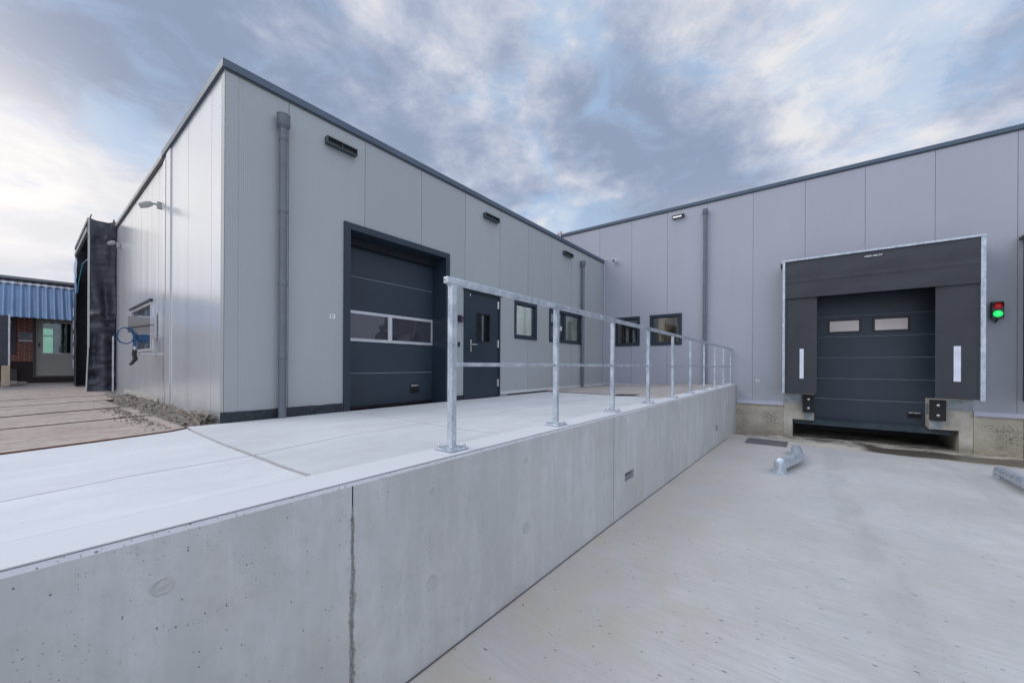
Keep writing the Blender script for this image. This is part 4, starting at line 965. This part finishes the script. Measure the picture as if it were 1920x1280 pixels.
mb = MB().tube([(D-0.10, -3.118, 1.495), (D-0.10, -3.118, 1.47), (D-0.05, -3.118, 1.44), (D, -3.118, 1.44)], 0.013, 8); mesh_obj('bracket', mb, BLACK, tl)
mb = MB().box(D-0.06, D, -3.16, -3.08, 1.52, 1.82); mesh_obj('bracket', mb, BLACK, tl)

# ------------------------------------------------------------------ downpipes
def downpipe(x, y, zt, zb, label, wx, wy, joints, hop=0.078, r=0.048):
    t = thing('downpipe', label, 'downpipe', (x, y, zb), 'grey rainwater downpipes')
    mesh_obj('pipe', MB().lathe(x, y, [(r, zb), (r, zt-0.10)], 28), PVC, t, smooth=True)
    mesh_obj('hopper', MB().lathe(x, y, [(r+0.004, zt-0.175), (hop-0.006, zt-0.15), (hop, zt-0.14), (hop, zt-0.012), (hop+0.003, zt-0.010), (hop+0.003, zt)], 28), PVC, t, smooth=True)
    for z in joints:
        mb = MB().lathe(x, y, [(r+0.003, z-0.035), (r+0.005, z-0.03), (r+0.005, z+0.03), (r+0.003, z+0.035)], 28)
        mb.box(min(x, wx)-0.012, max(x, wx)+0.012 if wx != x else x+0.012, min(y, wy)-0.0, max(y, wy) if wy != y else y+0.012, z-0.012, z+0.012) if wy != y else mb.box(x, wx, y-0.012, y+0.012, z-0.012, z+0.012)
        mesh_obj('pipe_clip', mb, PVC, t, smooth=True)
    return t
downpipe(2.085, W-0.085, 3.775, -0.235, 'grey plastic downpipe with hopper near the hall corner, beside the overhead door', 2.085, W, (3.47, 2.52, 1.56, 0.60))
downpipe(10.62, W-0.085, 3.735, -0.17, 'grey downpipe on the grey hall, right of its double window', 10.62, W, (2.4, 0.7))
downpipe(D-0.085, 2.320, 5.10, -0.14, 'tall grey downpipe on the lilac warehouse wall, right of the windows', D, 2.320, (3.6, 2.0), 0.066, 0.048)

# ------------------------------------------------------------------ lamps, cameras, small fittings
def wall_light(kind, c, a0, a1, z0, z1, label, lit=False, grp='box lights under the roof edge'):
    a0, a1 = sorted((a0, a1)); t = thing('wall_light', label, 'wall light', P(kind, c, (a0+a1)/2, 0, z0), grp)
    body = ring(kind, c, a0, a1, z0, z1, 0.012, -0.085, 0.0); wbox(body, kind, c, a0+0.013, a1-0.013, -0.02, -0.002, z0+0.013, z1-0.013); wbox(body, kind, c, (a0+a1)/2-0.006, (a0+a1)/2+0.006, -0.07, -0.021, z0+0.013, z1-0.013)
    mesh_obj('housing', body, plain('lamp_housing', (0.05, 0.07, 0.08), 0.45), t)
    if lit: mesh_obj('diffuser', pane(kind, c, a0+0.07, a1-0.02, z0+0.018, z1-0.03, -0.07), LAMPW, t)
    else: mesh_obj('lens', pane(kind, c, a0+0.014, a1-0.014, z0+0.014, z1-0.014, -0.045), BLACK, t)
wall_light('v', W, 2.665, 3.13, 3.70, 3.80, 'black box light high on the hall between downpipe and overhead door')
wall_light('v', W, 6.09, 6.56, 3.70, 3.80, 'black box light high on the hall, above and beyond the personnel door')
wall_light('v', W, 9.5, 10.0, 3.70, 3.80, 'black box light high on the hall, nearest to the inner corner')
wall_light('u', D, 2.90, 3.24, 5.03, 5.12, 'box light with pale diffuser high on the lilac warehouse', True)
sc1 = thing('security_camera', 'white bullet camera on the warehouse wall near the inner corner', 'camera', (D, 5.12, 4.03))
mesh_obj('body', MB().bbox(D-0.20, D-0.03, 5.03, 5.13, 3.99, 4.08, 0.012), WHITE, sc1); mesh_obj('lens', MB().bbox(D-0.206, D-0.201, 5.035, 5.115, 4.0, 4.065, 0.002), BLACK, sc1); mesh_obj('arm', MB().tube([(D-0.1, 5.10, 3.99), (D-0.06, 5.12, 3.96), (D, 5.12, 3.96)], 0.012, 8), WHITE, sc1)
ic = thing('intercom', 'black intercom panel with camera eye beside the personnel door', 'intercom', (5.42, W, 1.43))
mesh_obj('housing', MB().bbox(5.34, 5.46, W-0.05, W-0.001, 1.37, 1.50, 0.006), BLACK, ic); mesh_obj('screen', MB().bbox(5.40, 5.455, W-0.055, W-0.051, 1.385, 1.49, 0.001), plain('lilac_screen', (0.14, 0.11, 0.18), 0.2), ic); mesh_obj('lens', MB().lathe(5.43, W-0.058, [(0.012, 1.43), (0.012, 1.455)], 10), BLACK, ic)
o = mesh_obj('card_reader', MB().bbox(5.345, 5.395, W-0.02, W-0.001, 0.87, 0.965, 0.004), BLACK, base=(5.37, W, 0.92)); tag(o, 'small black card reader below the intercom', 'card reader')
def sticker(kind, c, a0, a1, z0, z1, label):
    t = thing('wall_sticker', label, 'sticker', P(kind, c, (a0+a1)/2, 0, z0)); mesh_obj('plate', pane(kind, c, a0, a1, z0, z1, -0.004, 0.003), WHITE, t)
    mb = MB(); s = a1-a0; h = z1-z0
    for f0, f1, g0, g1 in ((0.2, 0.42, 0.55, 0.8), (0.42, 0.62, 0.62, 0.72), (0.62, 0.8, 0.5, 0.62), (0.3, 0.55, 0.2, 0.42)): wbox(mb, kind, c, a0+s*f0, a0+s*f1, -0.0055, -0.0045, z0+h*g0, z0+h*g1)
    mesh_obj('mark', mb, MARK, t)
sticker('v', W, 2.749, 2.833, 1.180, 1.240, 'small white sticker with a dark mark left of the hall overhead door')
sticker('u', D, 0.966, 1.053, 0.09, 0.145, 'small white sticker with a dark mark low on the warehouse near the platform end')
# roof-edge bracket at the inner corner
o = mesh_obj('roof_bracket', MB().box(D-0.06, D+0.02, 7.2, 7.26, 5.28, 5.50).box(D-0.06, D+0.02, 7.32, 7.36, 5.28, 5.46).box(D-0.05, D-0.03, 7.2, 7.36, 5.34, 5.38), plain('pinkish_metal', (0.45, 0.38, 0.36), 0.6, 0.3), base=(D, 7.25, 5.28)); tag(o, 'small pale bracket where the warehouse coping meets the hall roof', 'bracket')
o = mesh_obj('conduit_bracket', MB().box(D-0.05, D-0.036, W-0.20, W-0.19, 4.05, 4.16).box(D-0.05, D-0.036, W-0.19, W-0.05, 4.15, 4.16), ALU, base=(D, W-0.1, 4.05)); tag(o, 'thin square metal bracket at the inner corner beside the hall coping', 'bracket')

# ------------------------------------------------------------------ wheel guides and drains
def wheel_guide(f, label):
    z0 = yardz(8.4)
    t = thing('wheel_guide', label, 'wheel guide', (8.4, f(0.1), z0), 'galvanised tube wheel guides')
    r = 0.083
    zA, zB = yardz(7.35), yardz(9.5)
    leg = MB().tube([(7.36, f(0.30), zA+0.005), (7.36, f(0.30), zA+0.165), (7.362, f(0.30), zA+0.19), (7.37, f(0.298), zA+0.207), (7.38, f(0.296), zA+0.213)], [r, r, r*0.96, r*0.72, r*0.2], 28); mesh_obj('leg', leg, GALV, t, smooth=True)
    path = [(7.37, f(0.298), zA+0.118), (7.44, f(0.282), zA+0.122), (8.24, f(0.095), z0+0.13), (8.34, f(0.078), z0+0.135), (8.42, f(0.078), z0+0.133), (9.36, f(0.115), zB+0.128), (9.44, f(0.118), zB+0.118), (9.475, f(0.12), zB+0.085), (9.48, f(0.12), zB+0.0)]
    mesh_obj('tube', MB().tube(path, r, 28), GALV, t, smooth=True)
    for (x, y, zz) in ((7.33, 0.30, zA), (9.48, 0.16, zB)):
        mesh_obj('foot_plate', MB().poly([(x-0.14, f(y+0.15)), (x+0.10, f(y+0.15)), (x+0.13, f(y-0.10)), (x-0.11, f(y-0.10))], lambda a, b: zz+0.014, 0.012), GALV, t)
        for (dx, dy) in ((-0.09, 0.11), (0.07, 0.11), (0.10, -0.075), (-0.085, -0.075)): mesh_obj('bolt', MB().lathe(x+dx, f(y+dy), [(0.012, zz+0.013), (0.012, zz+0.022), (0.007, zz+0.023), (0.007, zz+0.035)], 8), STEEL, t)
    return t
wheel_guide(lambda v: v, 'bent galvanised tube wheel guide on the yard left of the dock')
wheel_guide(lambda v: -2.47-(v-0.12), 'galvanised tube wheel guide at the right edge of the picture')
dg = thing('drain_grate', 'rectangular grey steel drain grate in the yard by the warehouse base', 'drain grate', (10.75, 0.7, yardz(10.75)), None)
DG = plain('drain_steel', (0.20, 0.20, 0.23), 0.45, 0.5, 0.25, 12)
dz_ = lambda x, y: yardz(x)+0.008
q = [(10.25, 1.09), (11.17, 1.12), (11.24, 0.30), (10.28, 0.30)]
mb = MB().poly(q, lambda x, y: yardz(x)+0.0045, 0.02); mesh_obj('frame', mb, JDARK2, dg)
mb = MB()
for k in range(38):
    y = 0.325+k*0.0205; mb.poly([(10.29, y), (11.2, y+0.004), (11.2, y+0.018), (10.29, y+0.014)], dz_, 0.003)
for k in range(9): x = 10.31+k*0.109; mb.poly([(x, 0.32), (x+0.012, 0.32), (x+0.012, 1.075), (x, 1.075)], lambda a, b: yardz(a)+0.010, 0.003)
mesh_obj('grate', mb, DG, dg)
o = mesh_obj('floor_drain', MB().poly([(6.66, 2.78), (6.95, 2.80), (6.93, 2.40), (6.62, 2.38)], lambda x, y: platz(x, y)*0.80+0.006, 0.02), BLACK, base=(6.8, 2.6, -0.05)); tag(o, 'small dark drain cover where the slab meets the sandy paving', 'drain cover')

# ------------------------------------------------------------------ old hall (far part of the side wall)
oh = thing('old_hall', 'older silver clad hall continuing behind the grey hall on the left', 'building', (3, 11.5, -0.3))
sh, gr = wall('u', US+0.012, 8.80, 18.6, -0.5, 4.03, [(9.83, 11.96, 0.77, 1.66)], (9.235, 9.85, 10.9, 12.0, 13.1, 14.2), 0.1, 0.012)
mesh_obj('cladding', sh, CO, oh); mesh_obj('panel_joint', gr, FLASH, oh)
mb = MB().box(US-0.03, US+0.2, 8.79, 18.6, 4.055, 4.135); mesh_obj('coping', mb, COPES, oh)
mb = MB().box(US-0.01, US+0.01, 8.80, 18.6, 4.02, 4.053); mesh_obj('shadow_gap', mb, JOINT, oh)
mb = MB().box(US-0.02, US+0.005, 8.56, 8.72, -0.3, 3.95); mesh_obj('cover_strip', mb, TRIM, oh)
mb = MB().box(US-0.018, US-0.001, 8.22, 8.50, -0.3, 4.03); mesh_obj('cover_strip', mb, CO, oh)
mb = MB().box(US+0.1, 12, 8.8, 18.6, 3.9, 4.0); mesh_obj('roof', mb, plain('roof_felt', (0.08, 0.08, 0.09), 0.9), oh)
mb = MB().box(US-0.012, US+0.002, 9.2, 12.8, -0.30, -0.12); mesh_obj('plinth', mb, plain('pale_plinth', (0.45, 0.42, 0.37), 0.8, 0, 0.3, 8), oh)
f = mesh_obj('window', ring('u', US+0.012, 9.80, 11.98, 0.74, 1.68, 0.05, -0.02, 0.08), ALU, oh)
mesh_obj('pane', pane('u', US+0.012, 9.85, 11.93, 0.79, 1.63, 0.03), glass('bluish_glass', (0.35, 0.45, 0.50), refl=0.10, milk=0.45, milkcol=(0.12, 0.15, 0.17)), f); mb = MB(); wbox(mb, 'u', US+0.012, 9.74, 12.02, -0.045, 0.0, 1.682, 1.72); mesh_obj('window_hood', mb, BLACK, f)
rm = room(US+0.15, US+1.8, 9.6, 12.2, -0.2, 2.6, ('x0',)); mesh_obj('interior', rm, INTD, oh)

# terminal box on its swing arms with hose
tb = thing('terminal_board', 'grey board on wall arms in front of the old hall window', 'terminal board', (US, 9.4, 1.0))
mesh_obj('board', MB().bbox(1.11, 1.395, 9.39, 9.41, 1.04, 1.335, 0.003), plain('board_grey', (0.28, 0.265, 0.265), 0.5), tb)
mesh_obj('arm', MB().box(1.24, US, 9.412, 9.435, 1.325, 1.35), ALU, tb); mesh_obj('arm', MB().box(1.24, US, 9.412, 9.435, 1.02, 1.05), ALU, tb)
mesh_obj('wall_bracket', MB().box(US-0.03, US-0.001, 9.30, 9.50, 0.95, 1.42), ALU, tb); mesh_obj('rod', MB().tube([(1.10, 9.36, 1.12), (US+0.0, 9.36, 1.21)], 0.008, 8), BLACK, tb)
mesh_obj('valve_block', MB().bbox(1.27, 1.38, 9.38, 9.43, 0.90, 1.02, 0.01), BLUEH, tb); mesh_obj('lower_arm', MB().box(1.28, US, 9.40, 9.43, 0.66, 0.69), ALU, tb)
hs = thing('air_hose', 'blue coiled hose with black nozzle hanging from the grey board', 'hose', (1.15, 9.37, 0.8))
pts = [(1.08+0.105*math.cos(a), 9.36+0.02*math.sin(a*2), 0.985+0.14*math.sin(a)) for a in [math.radians(50+k*300/20) for k in range(21)]]
mesh_obj('loop', MB().tube([(1.16, 9.37, 1.10)]+pts, 0.011, 8), BLUEH, hs, smooth=True)
mesh_obj('hose', MB().tube([(1.10, 9.37, 1.12), (1.16, 9.36, 1.08), (1.19, 9.36, 1.0), (1.195, 9.36, 0.80)], 0.022, 10), BLUEH, hs, smooth=True)
mesh_obj('hose', MB().tube([(1.21, 9.38, 1.02), (1.25, 9.40, 0.90), (1.33, 9.41, 0.86), (1.36, 9.41, 1.0)], 0.022, 10), BLUEH, hs, smooth=True)
mesh_obj('coupling', MB().lathe(1.195, 9.36, [(0.014, 0.73), (0.014, 0.80)], 12), STEEL, hs); mesh_obj('nozzle', MB().tube([(1.195, 9.36, 0.74), (1.19, 9.36, 0.66), (1.205, 9.36, 0.58), (1.16, 9.36, 0.50), (1.13, 9.36, 0.475)], [0.034, 0.034, 0.036, 0.026, 0.02], 10), BLACK, hs, smooth=True)

# flood lamps
def flood(p, q, arm, label):
    t = thing('flood_lamp', label, 'flood lamp', arm[-1], 'grey flood lamps on the side wall')
    p, q = Vector(p), Vector(q); ax = (q-p); L = ax.length; ax.normalize(); yv = Vector((0, 1, 0)); yv = (yv-ax*yv.dot(ax)).normalized(); zv = ax.cross(yv)
    mb = MB(); vs = []; prof = [(0, 0.035, 0.02), (0.04, 0.062, 0.034), (0.55, 0.070, 0.044), (0.85, 0.045, 0.035), (1.0, 0.028, 0.028)]
    for tt, wy, hz in prof:
        c = p+ax*L*tt
        for sy, sz in ((-1, -0.4), (-0.7, 1), (0.7, 1), (1, -0.4), (0.8, -1), (-0.8, -1)): vs.append(c+yv*wy*sy+zv*hz*sz*(-1))
    fs = []
    for i in range(len(prof)-1):
        for k in range(6): fs.append((i*6+k, i*6+(k+1) % 6, i*6+6+(k+1) % 6, i*6+6+k))
    fs += [tuple(range(6)), tuple(reversed(range(24, 30)))]; mesh_obj('lamp_head', mb.add(vs, fs), FLOODG, t)
    mesh_obj('arm', MB().tube([q]+[Vector(a) for a in arm], 0.017, 10), FLOODG, t, smooth=True)
    a = Vector(arm[-1]); mesh_obj('wall_clamp', MB().bbox(a.x-0.07, a.x-0.0, a.y-0.03, a.y+0.03, a.z-0.06, a.z+0.06, 0.008), FLOODG, t)
flood((1.185, 8.92, 3.17), (1.345, 8.90, 3.255), [(1.37, 8.9, 3.26), (US, 8.90, 3.25)], 'grey flood lamp on a short arm near the join of the two halls')
flood((1.26, 13.6, 3.45), (1.38, 13.62, 3.52), [(1.41, 13.62, 3.50), (US, 13.62, 3.46)], 'small grey flood lamp beside the black tarpaulin shelter')

# ------------------------------------------------------------------ old tarpaulin shelter
ts = thing('tarpaulin_shelter', 'worn dark tarpaulin dock shelter on the old hall', 'dock shelter', (1.2, 16.3, -0.26))
xa, xb, ya, yb, zt = 0.985, US, 14.3, 18.3, 4.15
vs = []; fs = []; nx, nz = 24, 120
for j in range(nz+1):
    for i in range(nx+1):
        s = i/nx; z = -0.22+(zt+0.22)*j/nz; x = xa+0.02+(xb-xa-0.03)*s
        if z < 1.0: x -= (1.0-z)*0.03*(1-s)
        y = ya+0.11*noise.noise(Vector((s*2.6, z*0.9, 0)))+0.05*math.sin(s*8+z*1.3)*max(0, 1-abs(z-2)/2)+(0.10*noise.noise(Vector((s*1.6+z*0.5, z*5.5, 4)))+0.05*noise.noise(Vector((s*3-z*2, z*9, 9))))*(1 if z < 1.9 else 0.35)
        x += 0.025*noise.noise(Vector((z*1.2, 3, s)))*(1-s); zz = z+(0.05*math.sin(s*math.pi)*-1 if j == nz else 0)
        vs.append((x, y, zz))
for j in range(nz):
    for i in range(nx): k = j*(nx+1)+i; fs.append((k, k+1, k+nx+2, k+nx+1))
mesh_obj('side_tarpaulin', MB().add(vs, fs), TARP, ts, smooth=True)
vs = []; fs = []
for j in range(5):
    for i in range(nx+1):
        s = i/nx; vs.append((xa+0.02+(xb-xa-0.03)*s, ya-0.025-0.03*math.sin(j*0.8)-0.02*noise.noise(Vector((s*4, j, 0))), zt-0.42+0.11*j-0.07*math.sin(s*math.pi)*(j/4)+0.03*s))
for j in range(4):
    for i in range(nx): k = j*(nx+1)+i; fs.append((k, k+1, k+nx+2, k+nx+1))
mesh_obj('top_flap', MB().add(vs, fs), TARP, ts, smooth=True)
mb = MB().box(xa-0.012, xa+0.022, ya-0.03, ya+0.0, 0.9, zt-0.02); mb.tube([(xa+0.003, ya-0.015, 0.9), (xa-0.015, ya-0.02, 0.3), (xa-0.028, ya-0.03, -0.18), (xa-0.08, ya-0.05, -0.22)], 0.013, 8); mesh_obj('front_post', mb, plain('pale_post', (0.50, 0.50, 0.48), 0.6), ts)
mb = MB().box(xb-0.07, xb-0.04, ya-0.05, ya-0.02, -0.24, 1.2); mesh_obj('rear_post', mb, WHITEP, ts)
mb = MB().box(xa-0.02, xa+0.03, ya, yb, zt-0.06, zt+0.02); mb.box(xa-0.03, xa+0.02, ya+0.1, yb-0.2, zt-0.32, zt-0.20); mesh_obj('top_beam', mb, plain('beam_grey', (0.30, 0.30, 0.31), 0.6, 0.2, 0.3), ts)
mb = MB().box(xa, xb-0.01, yb-0.05, yb, -0.24, zt); mb.box(xa+0.01, xb-0.01, ya+0.05, yb-0.06, zt-0.03, zt); mesh_obj('rear_tarpaulin', mb, TARP, ts)
vs = []; fs = []
for j in range(31):
    for i in range(5):
        z = -0.2+3.6*j/30; vs.append((xa-0.02+0.02*noise.noise(Vector((i, z*2, 1))), yb-0.85+0.22*i+0.12*math.sin(z*0.9), z))
for j in range(30):
    for i in range(4): k = j*5+i; fs.append((k, k+5, k+6, k+1))
mesh_obj('far_curtain', MB().add(vs, fs), TARP, ts, smooth=True)
mb = MB()
for z in (0.35, 0.75, 1.15, 1.55, 1.95): mb.box(xa-0.055, xa-0.045, yb-0.35, yb-0.20, z, z+0.26)
mesh_obj('marker_strips', mb, WHITEP, ts)
mb = MB().box(xb-0.06, xb-0.015, ya+0.1, yb-0.1, -0.2, zt-0.1); mesh_obj('dark_doorway', mb, BLACK, ts)
mb = MB().tube([(xa+0.01, ya+0.05, zt-1.0), (xa-0.02, ya+1.2, zt-0.95), (xa-0.03, ya+2.2, zt-1.3), (xa-0.03, ya+2.6, zt-1.6)], 0.010, 8); mb.tube([(xa-0.03, yb-1.0, zt-0.5), (xa-0.04, yb-0.9, zt-1.0), (xa-0.04, yb-1.1, zt-1.5)], 0.016, 8); mesh_obj('air_line', mb, LBLUE, ts, smooth=True)
vs = []; fs = []
for j in range(9):
    for i in range(5): vs.append((xa-0.045+0.03*noise.noise(Vector((i*0.8, j*0.7, 3))), yb-1.3+0.28*i*(1-j/14), zt-0.55-0.13*j))
for j in range(8):
    for i in range(4): k = j*5+i; fs.append((k, k+5, k+6, k+1))
mesh_obj('torn_blue_foil', MB().add(vs, fs), plain('blue_foil', (0.16, 0.28, 0.45), 0.35, 0, 0.5, 9), ts)
mb = MB().tube([(xa+0.02, ya+0.05, zt), (xa+0.05, ya+0.02, zt+0.12)], 0.012, 6); mb.tube([(xb-0.06, ya, zt-0.02), (xb-0.04, ya, zt+0.1)], 0.016, 6); mesh_obj('rusty_stub', mb, RUST, ts)

# ------------------------------------------------------------------ brick office far left
bo = thing('brick_office', 'low red and black brick office with blue corrugated canopy, far left', 'building', (0, 21, -0.1))
V = 20.0
sh, gr = wall('v', V, -9, 6, -0.5, 3.05, [(0.175, 1.30, 0.02, 2.1), (-0.62, -0.16, 0.77, 2.1)], (), 0.1); mesh_obj('wall', sh, BRICK, bo)
mb = MB().box(-9, 6, V-0.25, V+6, 3.16, 3.235); mesh_obj('roof_edge', mb, plain('roof_edge_grey', (0.20, 0.21, 0.24), 0.6), bo)
mb = MB().box(-9, 6, V+0.0, V+6, 3.05, 3.158); mesh_obj('roof', mb, INTD, bo)
def corr(x0, x1, ytop, ybot, zt_, zb_, pitch, amp, mat, name):
    vs = []; fs = []; n = int((x1-x0)/pitch*10)
    for i in range(n+1):
        x = x0+(x1-x0)*i/n; h = amp*math.cos(2*math.pi*(x-x0)/pitch)
        vs += [(x, ytop-h, zt_+h*0.15), (x, ybot-h, zb_-h*0.25), (x, ybot-h+0.005, zb_-h*0.25), (x, ytop-h+0.005, zt_+h*0.15)]
    for i in range(n): fs += [(4*i, 4*i+1, 4*i+5, 4*i+4), (4*i+3, 4*i+7, 4*i+6, 4*i+2), (4*i+1, 4*i+2, 4*i+6, 4*i+5)]
    return mesh_obj(name, MB().add(vs, fs), mat, bo, smooth=True)
corr(-6, 3.0, V-0.28, V-1.0, 2.98, 1.90, 0.165, 0.042, BLUEP, 'canopy'); corr(-6, 3.0, V-0.05, V-0.29, 3.13, 3.0, 0.165, 0.026, WHITEP, 'canopy_cap')
dr = mesh_obj('door', MB().box(0.235, 1.24, V+0.03, V+0.08, 0.07, 0.82).box(0.235, 0.372, V+0.03, V+0.08, 0.82, 1.86).box(0.998, 1.24, V+0.03, V+0.08, 0.82, 1.86).box(0.235, 1.24, V+0.03, V+0.08, 1.86, 2.06), DOORG, bo)
mb = MB().box(0.175, 0.23, V-0.01, V+0.1, 0.02, 2.1); mb.box(0.23, 1.245, V-0.01, V+0.1, 0.02, 0.065); mb.box(1.245, 1.30, V-0.01, V+0.1, 0.02, 2.1); mesh_obj('door_frame', mb, JDARK2, dr)
mesh_obj('pane_frame', ring('v', V, 0.365, 1.005, 0.812, 1.868, 0.022, 0.02, 0.03), WHITEP, dr); mesh_obj('pane', pane('v', V, 0.372, 0.998, 0.82, 1.86, 0.05), GLG, dr); mesh_obj('handle', MB().box(0.285, 0.315, V-0.01, V+0.03, 1.02, 1.16), BLACK, dr)
rm = room(-0.9, 1.5, V+0.15, V+2.2, -0.1, 2.6, ('y0',)); mesh_obj('interior', rm, INTD, bo)
mb = MB().box(0.38, 0.62, V+1.0, V+1.05, 0.85, 1.70); mesh_obj('bright_back_window', mb, plain('far_window_lit', (0.5, 0.7, 0.62), 0.5, emit=(0.55, 0.85, 0.72, 0.8)), bo)
mb = MB().box(0.66, 0.70, V+0.7, V+0.75, 0.8, 1.9); mb.box(0.90, 0.94, V+0.6, V+0.65, 0.8, 1.9); mb.box(0.38, 0.66, V+0.95, V+0.98, 1.42, 1.46); mesh_obj('interior_frame', mb, ALU, bo)
wn = mesh_obj('window', ring('v', V, -0.62, -0.16, 0.77, 2.1, 0.10, -0.02, 0.08), JDARK2, bo); mesh_obj('pane', pane('v', V, -0.53, -0.25, 0.85, 2.0, 0.03), GLG, wn)
mb = MB().box(-0.9, -0.14, V-0.06, V, -0.1, 0.30); mesh_obj('plinth_box', mb, JDARK2, bo)
sg = thing('wall_sign', 'small grey two-line name plaque on the brick wall beside the office door', 'sign', (0.02, V, 1.3)); mesh_obj('plaque', MB().bbox(-0.12, 0.165, V-0.02, V-0.001, 1.285, 1.48, 0.003), SIGNG, sg)
mesh_obj('text_lines', MB().box(-0.09, 0.13, V-0.0225, V-0.0205, 1.42, 1.445).box(-0.07, 0.11, V-0.0225, V-0.0205, 1.36, 1.375).box(-0.07, 0.11, V-0.0225, V-0.0205, 1.325, 1.338), plain('sign_print', (0.09, 0.09, 0.11), 0.6), sg)
lb_ = mesh_obj('letter_slot', MB().bbox(-0.12, 0.165, V-0.05, V-0.001, 1.19, 1.255, 0.004), WHITEP, base=(0.02, V, 1.2)); tag(lb_, 'pale slot ledge just under the grey plaque on the brick wall', 'letter slot')
tpst = mesh_obj('timber_post', MB().bbox(-0.395, -0.245, 17.9, 18.05, -0.16, 0.42, 0.008), WOOD, base=(-0.32, 18, -0.15)); tag(tpst, 'short pale timber post standing below the dark board, far left', 'timber post')
lf_ = thing('dark_board', 'dark panel with pale edge post under the canopy at the far left', 'panel', (-0.9, 18, 0.4)); mesh_obj('panel', MB().box(-2.6, -0.285, 18.1, 18.14, 0.42, 1.86), TARP, lf_); mesh_obj('edge_post', MB().box(-0.283, -0.25, 18.08, 18.15, 0.42, 1.90), WHITEP, lf_)
mb = MB().bbox(-0.55, 0.05, 18.6, 18.9, -0.13, -0.075, 0.01).bbox(-0.3, -0.12, 18.45, 18.65, -0.14, -0.04, 0.01); o = mesh_obj('kerb_stone', mb, plain('pale_stone', (0.34, 0.32, 0.28), 0.85), base=(-0.2, 18.6, -0.14)); tag(o, 'pale kerb stones on the ground at the foot of the brick office', 'kerb stone')
